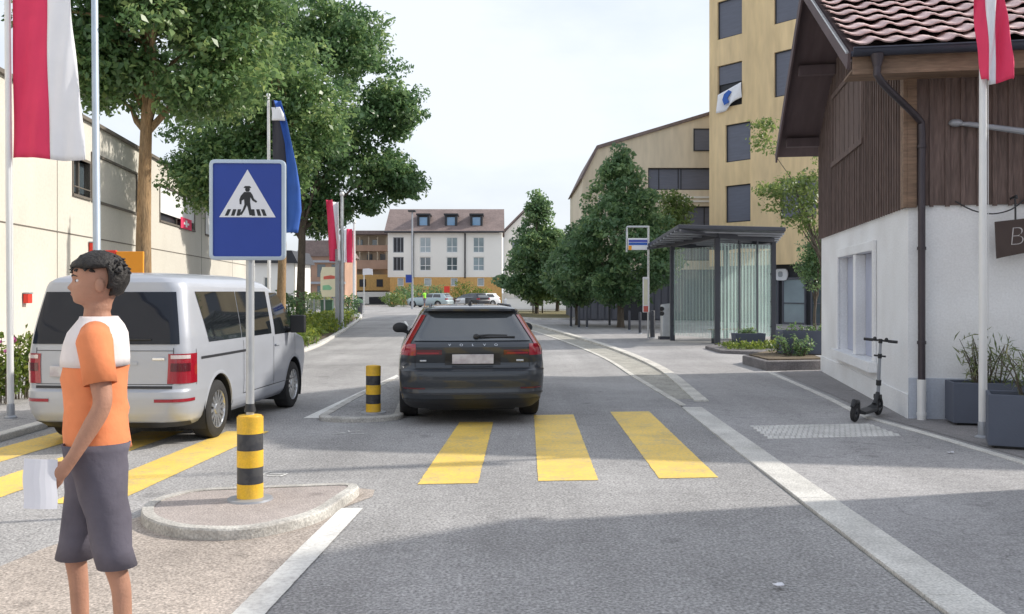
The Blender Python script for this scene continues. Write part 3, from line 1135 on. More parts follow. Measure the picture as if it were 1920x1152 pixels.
def cut_arches(o, cuts):
    """wheel openings: (y, z, r, x_inner)"""
    mb = MB()
    for y, z, r, xi in cuts:
        for sg in (-1, 1):
            mb.cyl((sg * xi, y, z), (sg * 1.4, y, z), r, 40)
    c = mb.build('cutter', M['black'], o.parent)
    md = o.modifiers.new('cut', 'BOOLEAN')
    md.object = c
    md.operation = 'DIFFERENCE'
    md.solver = 'EXACT'
    bpy.context.view_layer.update()
    dg = bpy.context.evaluated_depsgraph_get()
    me = bpy.data.meshes.new_from_object(o.evaluated_get(dg))
    o.modifiers.clear()
    old = o.data
    o.data = me
    bpy.data.meshes.remove(old)
    bpy.data.objects.remove(c)
    me.polygons.foreach_set('use_smooth', [True] * len(me.polygons))
    me.set_sharp_from_angle(angle=R(32))


def wheel(root, x, y, r, w, sg, rim, spokes=10):
    prof = [(r * .66, -w / 2), (r * .9, -w / 2), (r * .985, -w * .42), (r, -w * .3), (r, w * .3), (r * .985, w * .42), (r * .9, w / 2), (r * .66, w / 2)]
    mb = MB()
    m2 = MB().lathe(prof, 40, cap=False)
    mb.add([(q[2] * sg + x, q[0] + y, q[1] + r) for q in m2.v], [f[::-1] if sg < 0 else f for f in m2.f])
    t = mb.build('wheel', M['rubber'], root, smooth=True)
    xo = x + sg * (w * .5 - .012)
    mb = MB()
    # rim lip
    n = 36
    rg = []
    for rr, dx in ((.67, .0), (.70, .008), (.64, .010), (.60, -.03), (.60, -.09)):
        rg.append([(xo + sg * dx, y + r * rr * math.cos(2 * PI * k / n), r + r * rr * math.sin(2 * PI * k / n)) for k in range(n)])
    mb.rings(rg, cap=False)
    for k in range(spokes):
        a = 2 * PI * k / spokes
        p0 = Vector((xo - sg * .02, y + r * .12 * math.cos(a), r + r * .12 * math.sin(a)))
        p1 = Vector((xo - sg * .008, y + r * .63 * math.cos(a + .06), r + r * .63 * math.sin(a + .06)))
        mb.beam(p0, p1, r * .115, .022, up=(1, 0, 0))
    mb.cyl((xo - sg * .05, y, r), (xo + sg * .002, y, r), r * .17, 18)
    mb.build('rim', rim, t, smooth=True)
    mb = MB().cyl((xo - sg * .12, y, r), (xo - sg * .08, y, r), r * .6, 24)
    mb.build('brake_disc', M['frame_dark'], t)
    return t


def liner(root, y, z, r, x0, x1):
    for sg in (-1, 1):
        n = 26
        rg = []
        for x in (x0, x1):
            rg.append([(sg * x, y + r * math.cos(PI * (k / (n - 1) * 1.3 - .15)), z + r * math.sin(PI * (k / (n - 1) * 1.3 - .15))) for k in range(n)])
        mb = MB().grid(rg)
        mb.fbox((sg * x0, y, z), (1, 0, 0), (0, 1, 0), (0, 0, 1), (-.005, .005), (-r * .98, r * .98), (-.1, r * .85))
        mb.build('arch_liner', M['black'], root)


def text_mesh(s, size, o, ex, ey, m, name, parent, depth=.003, space=1.0, shear=0, align='CENTER', thin=0):
    cu = bpy.data.curves.new('t', 'FONT')
    cu.body = s
    cu.size = size
    cu.extrude = depth
    cu.space_character = space
    cu.shear = shear
    cu.offset = thin
    cu.align_x = align
    cu.align_y = 'CENTER'
    t = bpy.data.objects.new('t', cu)
    COL.objects.link(t)
    bpy.context.view_layer.update()
    me = bpy.data.meshes.new_from_object(t.evaluated_get(bpy.context.evaluated_depsgraph_get()))
    bpy.data.objects.remove(t)
    ex, ey = Vector(ex).normalized(), Vector(ey).normalized()
    n = ex.cross(ey)
    for v in me.vertices:
        v.co = Vector(o) + ex * v.co.x + ey * v.co.y + n * v.co.z
    me.name = name
    me.materials.clear()
    me.materials.append(m)
    ob = bpy.data.objects.new(name, me)
    COL.objects.link(ob)
    ob.parent = parent
    return ob


# --- the grey estate car
EST = [(.19, .22, 4.75, .80, .3), (.25, .10, 4.86, .86, .3), (.31, .03, 4.90, .90, .28), (.40, .0, 4.93, .925, .26), (.46, .012, 4.93, .933, .26), (.55, .0, 4.94, .94, .25), (.63, .0, 4.94, .942, .24),
       (.675, .015, 4.93, .942, .23), (.70, .055, 4.92, .94, .22), (.73, .085, 4.9, .938, .2), (.77, .10, 4.88, .936, .19), (.84, .075, 4.8, .926, .18), (.92, .06, 4.7, .908, .18), (.965, .055, 4.5, .893, .18), (1.0, .085, 4.1, .875, .18),
       (1.03, .125, 3.75, .856, .17), (1.08, .185, 3.45, .825, .17), (1.2, .30, 3.12, .748, .17), (1.34, .435, 2.75, .664, .17), (1.385, .45, 2.6, .636, .17), (1.405, .385, 2.5, .622, .16), (1.43, .38, 2.4, .598, .16),
       (1.45, .42, 2.25, .545, .17), (1.465, .55, 2.1, .45, .2), (1.475, .85, 1.9, .31, .2), (1.478, 1.2, 1.7, .1, .08)]


def estate(name, label, loc, rz, paint, group=None, detail=True, scale=None):
    c = thing(name, label, 'car', loc, rz, group, scale)
    s = Shell(EST, taper=.055, bow=.07)
    b = s.body().build('body', paint, c, smooth=True)
    ARC = [(1.12, .335, .385, .62), (4.05, .335, .385, .62)]
    cut_arches(b, ARC)
    for a in ARC: liner(c, a[0], a[1], .38, .6, .90)
    for yy in (1.12, 4.05):
        for sg in (-1, 1): wheel(c, sg * .80, yy, .335, .235, sg, M['dark_rim'] if detail else M['rim'], 10)
    # glass
    pg = lambda z: s.at(z)[2] - s.at(z)[3] * .55
    s.patch(lambda z: -pg(z), pg, 1.035, 1.385, .010, 48, 10).build('rear_window', M['rear_glass'], c, smooth=True)
    for sg in (-1, 1):
        s.side(sg, lambda z: .75 + (z - 1.0) * .55, 1.72, 1.035, 1.37, .004).build('side_window', M['car_glass'], c, smooth=True)
        s.side(sg, 1.80, 2.62, 1.025, 1.375, .004).build('side_window', M['car_glass'], c, smooth=True)
        s.side(sg, 2.70, lambda z: 3.62 - (z - 1.0) * 2.2, 1.02, 1.36, .004).build('side_window', M['car_glass'], c, smooth=True)
    s.side(-1, 1.0, 3.6, 1.005, 1.018, .006, 20, 1).build('window_trim', M['chrome'], c, smooth=True)
    # windscreen
    mb = MB()
    rows = []
    for j in range(9):
        z = 1.05 + .34 * j / 8
        yr, yf, w, r = s.at(z)[:4]
        ww = w - .1
        rows.append([(ww * (1 - k / 6), yf + .012 - .0 * abs(k - 6), z) for k in range(13)])
    mb.grid(rows).build('windscreen', M['car_glass'], c, smooth=True)
    if not detail:
        for sg in (-1, 1):
            s.patch(*sorted((sg * .62, sg * 1.0)), .8, .95, .006, 6, 4).build('tail_light', M['red_lens'], c, smooth=True)
        for sg in (-1, 1):
            MB().box(sg * .5 - .17, sg * .5 + .17, 4.84, 4.93, .68, .78).build('headlight', M['clear_lens'], c, bevel=.02)
        mb = MB().box(-.26, .26, 4.925, 4.955, .42, .53)
        mb.build('number_plate', M['plate'], c)
        mb = MB().box(-.5, .5, 4.9, 4.945, .56, .68)
        mb.build('grille', M['black'], c, bevel=.01)
        return c
    # black strip under the spoiler lip
    pe = lambda z: s.at(z)[2] - s.at(z)[3] * .4
    s.patch(lambda z: -pe(z), pe, 1.385, 1.405, .008, 14, 2).build('spoiler_underside', M['black'], c, smooth=True)
    for sg in (-1, 1):                         # black gussets either side of the glass top
        s.patch(lambda z: sg * (pg(z) - .17 * (z - 1.30) / .09) if sg > 0 else -pg(z) - .001, lambda z: pg(z) + .001 if sg > 0 else -(pg(z) - .17 * (z - 1.30) / .09), 1.335, 1.387, .009, 5, 3).build('spoiler_wing', M['black'], c, smooth=True)
    # tail lights: tall strip beside the glass, block at the corner, bar on the tailgate
    for sg in (-1, 1):
        q = lambda z: s.at(z)[2] - s.at(z)[3]
        a0 = lambda z: q(z) + s.at(z)[3] * .62
        a1 = lambda z: q(z) + s.at(z)[3] * (1.55 + max(0, 1.10 - z) * 2.0)
        f0, f1 = (a0, a1) if sg > 0 else (lambda z: -a1(z), lambda z: -a0(z))
        mb = s.patch(f0, f1, 1.0, 1.35, .007, 6, 12)
        t = mb.build('tail_light', M['red_lens'], c, smooth=True)
        b0 = lambda z: .735
        b1 = lambda z: q(z) + s.at(z)[3] * (1.95 + (z - .83) * .5)
        f0, f1 = (b0, b1) if sg > 0 else (lambda z: -b1(z), lambda z: -b0(z))
        s.patch(f0, f1, .865, 1.0, .007, 8, 6).build('lens_block', M['red_lens'], t, smooth=True)
        e0 = lambda z: q(z) + s.at(z)[3] * .95
        e1 = lambda z: q(z) + s.at(z)[3] * 1.75
        f0, f1 = (e0, e1) if sg > 0 else (lambda z: -e1(z), lambda z: -e0(z))
        s.patch(f0, f1, .90, .985, .010, 6, 4).build('lens_panel', M['pink_lens'] if sg < 0 else M['red_lens'], t, smooth=True)  # raised lens patch, coloured pink on the left and red on the right
        f0, f1 = (.40, .735) if sg > 0 else (-.735, -.40)
        s.patch(f0, f1, .872, .935, .006, 8, 3).build('lens_bar', M['red_lens_dark'], t, smooth=True)
        f0, f1 = (.44, .72) if sg > 0 else (-.72, -.44)
        s.patch(f0, f1, .885, .903, .009, 8, 2).build('light_strip', M['red_lens'], t, smooth=True)
    # shut lines
    mb = MB()
    for sg in (-1, 1):
        s.patch(sg * .742 - .004, sg * .742 + .004, .72, .87, .004, 1, 8, mb)
    s.patch(-.74, .74, .700, .708, .004, 14, 1, mb)
    mb.build('shut_line', M['black'], c, smooth=True)
    s.patch(-1.02, 1.02, .672, .690, .006, 20, 1).build('bumper_crease', M['grey_car'], c, smooth=True)
    s.patch(-1.03, 1.03, .39, .405, .008, 20, 1).build('bumper_trim', M['dark_metal'], c, smooth=True)
    s.patch(-.98, .98, .20, .33, .006, 20, 4).build('lower_valance', M['black'], c, smooth=True)
    for a_, b_ in ((-.93, -.62), (.62, .93)):
        s.patch(a_, b_, .455, .475, .006, 5, 1).build('reflector', M['red_lens_dark'], c, smooth=True)
    s.patch(-.36, .36, .745, .885, .003, 8, 4).build('plate_recess', M['black'], c, smooth=True)
    mb = MB()
    mb.fbox((0, .072, .82), (1, 0, 0), (0, 1, .12), (0, -.12, 1), (-.255, .255), (-.012, .0), (-.058, .058))
    mb.build('number_plate', M['plate'], c, bevel=.004)
    # wiper
    mb = MB()
    p = lambda x, z, o: s.pt(x, z) + s.nrm(x, z) * o
    mb.tube([p(.05, 1.075, .03), p(.2, 1.085, .035), p(.45, 1.085, .03)], [.016, .012, .008], 6)
    mb.tube([p(.12, 1.07, .018), p(.55, 1.072, .018)], [.012, .012], 6)
    mb.ball(tuple(p(.05, 1.075, .02)), (.04, .03, .035), 10, 6)
    mb.build('wiper', M['black'], c, smooth=True)
    # badge lettering along the tailgate
    for k, ch in enumerate('VOLVO'):
        x = -.30 + .15 * k
        o = s.pt(x, .985) + s.nrm(x, .985) * .008
        n = s.nrm(x, .985)
        ex = Vector((1, 0, 0))
        text_mesh(ch, .052, o, ex, n.cross(ex), M['chrome'], 'badge_letter', c, .002)
    o = s.pt(.62, .80) + s.nrm(.62, .80) * .006
    MB().fbox(o, (1, 0, 0), (0, 1, 0), (0, 0, 1), (-.05, .04), (-.004, .004), (-.012, .012)).build('badge_plate', M['chrome'], c, bevel=.003)
    o = s.pt(-.64, .80) + s.nrm(-.64, .80) * .006
    MB().fbox(o, (1, 0, 0), (0, 1, 0), (0, 0, 1), (-.04, .04), (-.004, .004), (-.010, .010)).build('badge_plate', M['chrome'], c, bevel=.003)
    # mirrors
    for sg in (-1, 1):
        mb = MB()
        base = s.pt(sg * s.py(3.12, 1.03), 1.03)
        mb.tube([base, base + Vector((sg * .10, -.02, .02))], [.03, .025], 8)
        cx = base.x + sg * .115
        rg = []
        for k, (f, d) in enumerate(((.55, -.06), (.95, -.045), (1.0, 0), (.85, .06), (.45, .1))):
            rg.append([(cx + sg * .118 * f * math.cos(2 * PI * i / 16), base.y + d, base.z + .06 + .085 * f * max(-.85, math.sin(2 * PI * i / 16))) for i in range(16)])
        mb.rings(rg if sg > 0 else rg)
        w_ = mb.build('wing_mirror', M['black'], c, smooth=True, angle=50)
    # roof rails, fin
    for sg in (-1, 1):
        pts = []
        for k in range(12):
            y = .62 + 2.0 * k / 11
            zz = 1.45
            pts.append((sg * (.525 - .03 * (k / 11)), y, 1.468 if 0 < k < 11 else 1.43))
        MB().tube(pts, .014, 8).build('roof_rail', M['gutter_metal'], c, smooth=True)
    mb = MB()
    mb.rings([[(-.028, .78, 1.462), (.028, .78, 1.462), (.022, 1.0, 1.47), (-.022, 1.0, 1.47)], [(-.010, .80, 1.525), (.010, .80, 1.525), (.006, .87, 1.53), (-.006, .87, 1.53)]])
    mb.build('roof_fin', M['black'], c, bevel=.006)
    # exhaust / underside
    MB().box(-.55, .55, .25, 4.4, .17, .26).build('underbody', M['black'], c, bevel=.03)
    # door seams and handles (left side faces the camera)
    mb = MB()
    for sg in (-1, 1):
        for y in (1.76, 2.66):
            s.side(sg, y - .004, y + .004, .42, 1.02, .003, 1, 12, mb)
    mb.build('door_seam', M['black'], c)
    for sg in (-1, 1):
        for y in (2.0, 2.95):
            s.side(sg, y - .09, y + .09, .885, .91, .014, 4, 2).build('door_handle', M['grey_car'], c, smooth=True)
        s.side(sg, 1.5, 3.65, .27, .33, .008, 14, 2).build('sill', M['black'], c, smooth=True)
    return c


estate('estate_car', 'dark grey estate car seen from behind, stopped just past the zebra crossing', (-.475, 11.42), R(5.3), M['grey_car'])

# --- the silver van
VAN = [(.24, .14, 4.75, .84, .25), (.30, .05, 4.85, .905, .24), (.38, .01, 4.89, .93, .22), (.48, .0, 4.9, .945, .20), (.58, .0, 4.9, .95, .19), (.635, .01, 4.9, .952, .18), (.665, .045, 4.9, .951, .17), (.72, .055, 4.89, .95, .15), (.95, .06, 4.84, .95, .14), (1.04, .065, 4.72, .948, .14),
       (1.10, .07, 4.42, .944, .14), (1.17, .08, 4.24, .937, .14), (1.24, .09, 4.14, .93, .14), (1.42, .125, 3.93, .90, .14), (1.6, .165, 3.7, .868, .145), (1.74, .20, 3.5, .843, .15), (1.80, .205, 3.38, .825, .15), (1.85, .21, 3.25, .80, .16),
       (1.90, .25, 3.06, .745, .19), (1.935, .33, 2.9, .66, .22), (1.955, .47, 2.75, .54, .25), (1.968, .75, 2.5, .34, .25), (1.972, 1.2, 2.2, .1, .08)]
vs = Shell(VAN, taper=.05, bow=.045, tpow=5)
van = thing('van', 'silver passenger van driving away on the left, behind the blue sign pole', 'van', (-4.285, 9.72), R(-4.0), None, (.965, .93, .945))
vb = vs.body().build('body', M['silver'], van, smooth=True)
ARC = [(.98, .345, .425, .62), (3.98, .345, .425, .62)]
cut_arches(vb, ARC)
for a in ARC: liner(van, a[0], a[1], .419, .6, .935)
for yy in (.98, 3.98):
    for sg in (-1, 1): wheel(van, sg * .822, yy, .345, .225, sg, M['rim'], 14)
pw = lambda z: vs.at(z)[2] - vs.at(z)[3] * .55
vs.patch(lambda z: -pw(z), pw, 1.16, 1.74, .012, 48, 12).build('rear_window', M['van_glass'], van, smooth=True)
for sg in (-1, 1):
    vs.side(sg, lambda z: .66 - (z - 1.15) * .30, lambda z: 1.74, 1.16, 1.745, .005).build('side_window', M['car_glass'], van, smooth=True)
    vs.side(sg, 1.765, 2.93, 1.16, 1.745, .005).build('side_window', M['car_glass'], van, smooth=True)
    vs.side(sg, lambda z: 3.08 + (z - 1.15) * .02, lambda z: 4.08 - max(0, z - 1.22) * 1.35, 1.14, 1.73, .005).build('side_window', M['car_glass'], van, smooth=True)
    mb = MB()
    for y in (.30,): vs.side(sg, y - .004, y + .004, .70, 1.1, .003, 1, 8, mb)
    for y in (1.80, 3.0, 4.02): vs.side(sg, y - .005, y + .005, .45 if y < 3.5 else .75, 1.12, .003, 1, 12, mb)
    vs.side(sg, 1.8, 3.98, .44, .45, .003, 14, 1, mb)
    mb.build('door_seam', M['frame_dark'], van)
    vs.side(sg, .42, 1.95, .975, 1.005, .004, 14, 2).build('door_rail', M['frame_dark'], van, smooth=True)
    for y in (1.98, 3.15): vs.side(sg, y - .1, y + .1, .985, 1.02, .022, 4, 2).build('door_handle', M['silver'], van, smooth=True)
    vs.side(sg, 1.45, 3.5, .335, .40, .006, 14, 2).build('sill', M['silver'], van, smooth=True)
    # proud wheel arch lips
    for yc in (.98, 3.98):
        mb = MB()
        rows = []
        for rr, off in ((.427, -.004), (.430, .006), (.455, .006), (.470, .001)):
            row = []
            for k in range(25):
                a = PI * (-.06 + 1.12 * k / 24)
                y, z = yc + rr * math.cos(a), .34 + rr * math.sin(a)
                p = sg * vs.py(y, z)
                row.append(vs.pt(p, z) + vs.nrm(p, z) * off)
            rows.append(row)
        mb.grid(rows).build('arch_lip', M['silver'], van, smooth=True)
    # tail lights wrap the corner
    q = lambda z: vs.at(z)[2] - vs.at(z)[3]
    a0 = lambda z: q(z) - .06
    a1 = lambda z: q(z) + vs.at(z)[3] * PI / 2 + .10
    f0, f1 = (a0, a1) if sg > 0 else (lambda z: -a1(z), lambda z: -a0(z))
    t = vs.patch(f0, f1, .725, 1.055, .008, 10, 8).build('tail_light', M['red_lens'], van, smooth=True)
    a0 = lambda z: q(z) - .03
    a1 = lambda z: q(z) + vs.at(z)[3] * PI / 2 * .8
    f0, f1 = (a0, a1) if sg > 0 else (lambda z: -a1(z), lambda z: -a0(z))
    vs.patch(f0, f1, 1.0, 1.04, .012, 8, 3).build('lens_panel', M['clear_lens'], t, smooth=True)  # clear lens strip across the top of the red lens
    vs.patch(f0, f1, .86, .95, .0115, 8, 3).build('lens_block', M['red_lens_dark'], t, smooth=True)
    f0, f1 = (.62, 1.12) if sg > 0 else (-1.12, -.62)
    vs.patch(f0, f1, .525, .56, .008, 10, 2).build('reflector', M['red_lens'], van, smooth=True)
    # mirrors
    mb = MB()
    base = vs.pt(sg * vs.py(3.72, 1.18), 1.18)
    mb.tube([base + Vector((-sg * .02, 0, 0)), base + Vector((sg * .12, -.03, .0))], [.045, .035], 8)
    mb.fbox(base + Vector((sg * .17, -.05, .10)), (1, 0, 0), (0, 1, 0), (0, 0, 1), (-.11, .10), (-.06, .05), (-.14, .12))
    mb.build('wing_mirror', M['black'], van, bevel=.035)
vs.patch(-.80, .80, .668, .70, .006, 16, 2).build('bumper_step', M['frame_dark'], van, smooth=True)
mb = MB()
vs.patch(-.80, .80, .715, .722, .004, 14, 1, mb)
for sg in (-1, 1): vs.patch(sg * .805 - .004, sg * .805 + .004, .72, 1.12, .004, 1, 8, mb)
vs.patch(-.8, .8, 1.085, 1.092, .004, 14, 1, mb)
mb.build('shut_line', M['frame_dark'], van)
MB().fbox((-.33, .045, .86), (1, 0, 0), (0, 1, 0), (0, 0, 1), (-.26, .26), (-.012, .004), (-.058, .058)).build('number_plate', M['plate'], van, bevel=.004)
pv = lambda x, z, o_: vs.pt(x, z) + vs.nrm(x, z) * o_
MB().tube([pv(.0, 1.19, .03), pv(.2, 1.21, .035), pv(.55, 1.21, .02)], [.018, .013, .008], 6).build('wiper', M['black'], van, smooth=True)
MB().plate([(.062 * math.cos(2 * PI * i / 28), .062 * math.sin(2 * PI * i / 28)) for i in range(28)], vs.pt(0, 1.02) + Vector((0, -.004, 0)), (1, 0, 0), (0, 0, 1), -.01, .008).build('round_badge', M['chrome'], van, bevel=.004)
vs.patch(-.4, .4, .935, .965, .012, 10, 2).build('handle_strip', M['silver'], van, smooth=True)
vs.patch(-1.0, 1.0, .235, .30, .007, 16, 2).build('lower_valance', M['black'], van, smooth=True)
MB().box(-.6, .6, .3, 4.4, .2, .3).build('underbody', M['black'], van, bevel=.03)
mb = MB()
rows = []
for j in range(9):
    z = 1.17 + .63 * j / 8
    yr, yf, w, r = vs.at(z)[:4]
    rows.append([((w - .1) * (1 - k / 6), yf + .012, z) for k in range(13)])
mb.grid(rows).build('windscreen', M['car_glass'], van, smooth=True)
o = vs.pt(.64, 1.0) + vs.nrm(.64, 1.0) * .006
MB().fbox(o, (1, 0, 0), (0, 1, 0), (0, 0, 1), (-.07, .07), (-.004, .004), (-.014, .014)).build('badge_plate', M['chrome'], van, bevel=.003)

# --- cars parked far off at the junction
far_cars = [('pale teal estate car parked side-on at the junction, left of the roof fin', (-6.35, 97.5), R(68), M['teal_car']),
            ('dark estate car at the junction, low behind the grey car roof', (-2.9, 99.5), R(40), M['dark_car']),
            ('white car at the junction in front of the right end of the white block', (-1.55, 103.5), R(118), M['white_car']),
            ('white car half hidden behind the small lawn sign', (4.0, 98), R(75), M['white_car'])]
for lab, loc, rz, pm in far_cars:
    estate('parked_car', lab, (loc[0], loc[1]), rz, pm, None, detail=False)
# ------------------------------------------------------------------ buildings
def wall_holes(x0, x1, z0, z1, ops, y=0.0, depth=.16, mb=None, sx=1):
    """facade in the local plane y, facing -y, with rectangular openings and reveals"""
    mb = mb or MB()
    X = sorted({x0, x1, *[q for o in ops for q in o[:2]]})
    Z = sorted({z0, z1, *[q for o in ops for q in o[2:4]]})
    for i in range(len(X) - 1):
        for j in range(len(Z) - 1):
            cx, cz = (X[i] + X[i + 1]) / 2, (Z[j] + Z[j + 1]) / 2
            if any(o[0] < cx < o[1] and o[2] < cz < o[3] for o in ops): continue
            mb.add([(X[i], y, Z[j]), (X[i + 1], y, Z[j]), (X[i + 1], y, Z[j + 1]), (X[i], y, Z[j + 1])], [(0, 1, 2, 3)])
    for a, b, c, d in [o[:4] for o in ops]:
        p = [(a, c), (b, c), (b, d), (a, d)]
        for i in range(4):
            (ax, az), (bx, bz) = p[i], p[(i + 1) % 4]
            mb.add([(ax, y, az), (ax, y + depth, az), (bx, y + depth, bz), (bx, y, bz)], [(0, 1, 2, 3)])
    return mb


def window(root, a, b, c, d, y=0, depth=.14, pane='pane', frame='frame_dark', fw=.06, mull=(), trans=(), name='window', sill=None):
    """frame with a pane child, set in an opening"""
    mb = MB()
    yy = y + depth
    mb.box(a, a + fw, yy - .05, yy, c, d); mb.box(b - fw, b, yy - .05, yy, c, d)
    mb.box(a + fw, b - fw, yy - .05, yy, d - fw, d); mb.box(a + fw, b - fw, yy - .05, yy, c, c + fw)
    for t in mull:
        x = a + (b - a) * t
        mb.box(x - fw * .4, x + fw * .4, yy - .047, yy, c + fw, d - fw)
    for t in trans:
        z = c + (d - c) * t
        mb.box(a + fw, b - fw, yy - .044, yy, z - fw * .4, z + fw * .4)
    w = mb.build(name, M[frame], root)
    MB().box(a + .002, b - .002, yy - .02, yy + .02, c + .002, d - .002).build('pane' if 'pane' in pane else 'blind', M[pane], w)
    if sill:
        MB().box(a - .05, b + .05, y - .06, y - .003, c - .06, c - .003).build('sill', M[sill], w)
    return w


# --- timber-and-plaster house on the right (local x along its front, local y along the street gable)
hs = thing('farmhouse', 'white plaster house with dark timber upper storey and tiled roof on the right', 'house', (5.107, 12.03, 0), R(-10.02))
LD, LU = 7.33, 9.5          # depth and length
ZW = 2.755
mb = MB()
op = [(2.07, 5.11, .60, 2.27)]
m2 = wall_holes(-LD, 0, 0, ZW, [(-o[1], -o[0], o[2], o[3]) for o in op], depth=.2)      # gable wall: facing local -x
mb.add([(p[1], -p[0], p[2]) for p in m2.v], m2.f)
mb.add([(0, 0, 0), (LU, 0, 0), (LU, 0, ZW), (0, 0, ZW)], [(0, 1, 2, 3)])
mb.add([(LU, LD, 0), (0, LD, 0), (0, LD, ZW), (LU, LD, ZW)], [(0, 1, 2, 3)])
mb.add([(LU, 0, 0), (LU, LD, 0), (LU, LD, ZW), (LU, 0, ZW)], [(0, 1, 2, 3)])
mb.add([(.21, 1.9, .5), (.21, 5.3, .5), (.21, 5.3, 2.4), (.21, 1.9, 2.4)], [(3, 2, 1, 0)])
mb.build('wall', M['plaster'], hs)
mb = MB()
mb.box(.0, LU, -.022, -.002, -.02, .54)
mb.build('plinth', M['plinth'], hs, bevel=.006)
MB().box(-.02, -.002, -.022, LD, -.02, .33).build('plinth', M['plaster'], hs, bevel=.006)
# double window with pale shutters
w = MB()
w.box(-.045, -.003, 1.93, 2.07, .60, 2.42); w.box(-.045, -.003, 5.11, 5.25, .60, 2.42)
w.box(-.045, -.003, 2.07, 5.11, 2.27, 2.42); w.box(-.13, -.003, 1.88, 5.3, .44, .598)
w.box(-.03, .18, 3.45, 3.67, .605, 2.265)
wf = w.build('window_frame', M['plaster'], hs, bevel=.008)
for a, b in ((2.09, 3.44), (3.68, 5.09)):
    m_ = MB().box(.13, .17, a, b, .605, 2.265)
    for k in range(2): m_.box(.118, .13, a + .06 + k * (b - a) / 2, a - .06 + (k + 1) * (b - a) / 2, .70, 2.17)
    m_.build('window_shutter', M['shutter'], wf, bevel=.005)
# timber upper storey
ZE = 4.80                      # wall top at the eaves
RS = math.tan(R(27.6))
YR = LD / 2
ZR = ZE + RS * YR
mb = MB()
mb.prism([(-.03, -.03), (LU, -.03), (LU, LD + .03), (-.03, LD + .03)], ZW, ZE)
mb.plate([(-.03, ZE), (LD / 2, ZR), (LD + .03, ZE)], (-.03, 0, 0), (0, 1, 0), (0, 0, 1), 0, .25)
rs = random.Random(3)
y = -.02
while y < LD:
    zt = ZE + RS * (YR - abs(y - YR)) - .02
    hatch = 2.75 < y < 5.55
    wd = .055 + rs.uniform(-.008, .008)
    if hatch:
        mb.box(-.055 - rs.uniform(0, .006), -.03, y, y + wd, ZW - .03, 3.98)
        mb.box(-.055, -.03, y, y + wd, 5.25, max(5.3, zt))
    else:
        mb.box(-.055 - rs.uniform(0, .006), -.03, y, y + wd, ZW - .03, zt)
    y += .155 + rs.uniform(-.01, .01)
x = .05
while x < LU:
    mb.box(x, x + .05 + rs.uniform(-.008, .01), -.052 - rs.uniform(0, .006), -.03, ZW - .02, ZE)
    x += .19 + rs.uniform(-.012, .012)
mb.box(-.06, LU, -.06, -.028, ZW - .035, ZW + .05) if False else None
mb.build('timber_cladding', M['wood'], hs)
mb = MB()
for a, b in ((-.02, .10), ): mb.box(-.075, -.03, a - .06, b, ZW - .03, 4.75); mb.box(-.03, .09, -.078, -.03, ZW - .03, 4.75)
mb.build('corner_board', M['wood_fascia'], hs, bevel=.006)
mb = MB()
mb.box(-.085, -.03, 2.66, 5.64, 3.98, 4.07); mb.box(-.075, -.03, 2.70, 2.80, 4.07, 5.25); mb.box(-.075, -.03, 5.50, 5.60, 4.07, 5.25); mb.box(-.078, -.03, 2.66, 5.64, 5.25, 5.34)
h_ = mb.build('loft_hatch', M['wood'], hs, bevel=.006)
mb = MB()
for k in range(12): mb.box(-.048 - .006 * (k % 2), -.03, 2.81 + k * .224, 2.81 + k * .224 + .215, 4.075, 5.245)
mb.build('hatch_boards', M['wood'], h_)
# roof
OV, VG, TH = .62, .82, .11       # eave overhang, verge overhang, thickness
def zroof(y): return ZE + .05 + RS * (YR - abs(y - YR))
mb = MB()
for s in (0, 1):
    ya, yb = (-OV, YR) if s == 0 else (LD + OV, YR)
    q = [(ya, zroof(ya)), (yb, zroof(yb)), (yb, zroof(yb) + TH), (ya, zroof(ya) + TH)]
    mb.plate(q, (-VG, 0, 0), (0, 1, 0), (0, 0, 1), 0, LU + VG + .6)
mb.build('roof', M['soffit'], hs)
for k in range(14):             # rafters under the eaves and purlin ends
    x = .1 + k * .75
    MB().beam((x, -OV + .04, zroof(-OV + .04) - .075), (x, -.06, zroof(-.06) - .075), .11, .14).build('rafter', M['soffit'], hs, bevel=.008)
for yy in (.0, LD * .27, LD * .5, LD * .73, LD):
    z = zroof(yy) - .12
    MB().box(-VG + .12, -.05, yy - .08, yy + .08, z - .09, z + .09).build('purlin', M['soffit'], hs, bevel=.008)
mb = MB()                       # verge boards
for ya in (-OV - .02, LD + OV + .02):
    mb.beam((-VG - .02, ya, zroof(ya) - .02), (-VG - .02, YR, zroof(YR) - .02), .035, .20, up=(0, 0, 1))
mb.build('verge_board', M['soffit'], hs)
mb = MB()
ya = -OV - .05
mb.beam((-VG - .045, ya, zroof(ya) + .10), (-VG - .045, YR, zroof(YR) + .10), .03, .03)
mb.build('verge_flashing', M['galv'], hs)
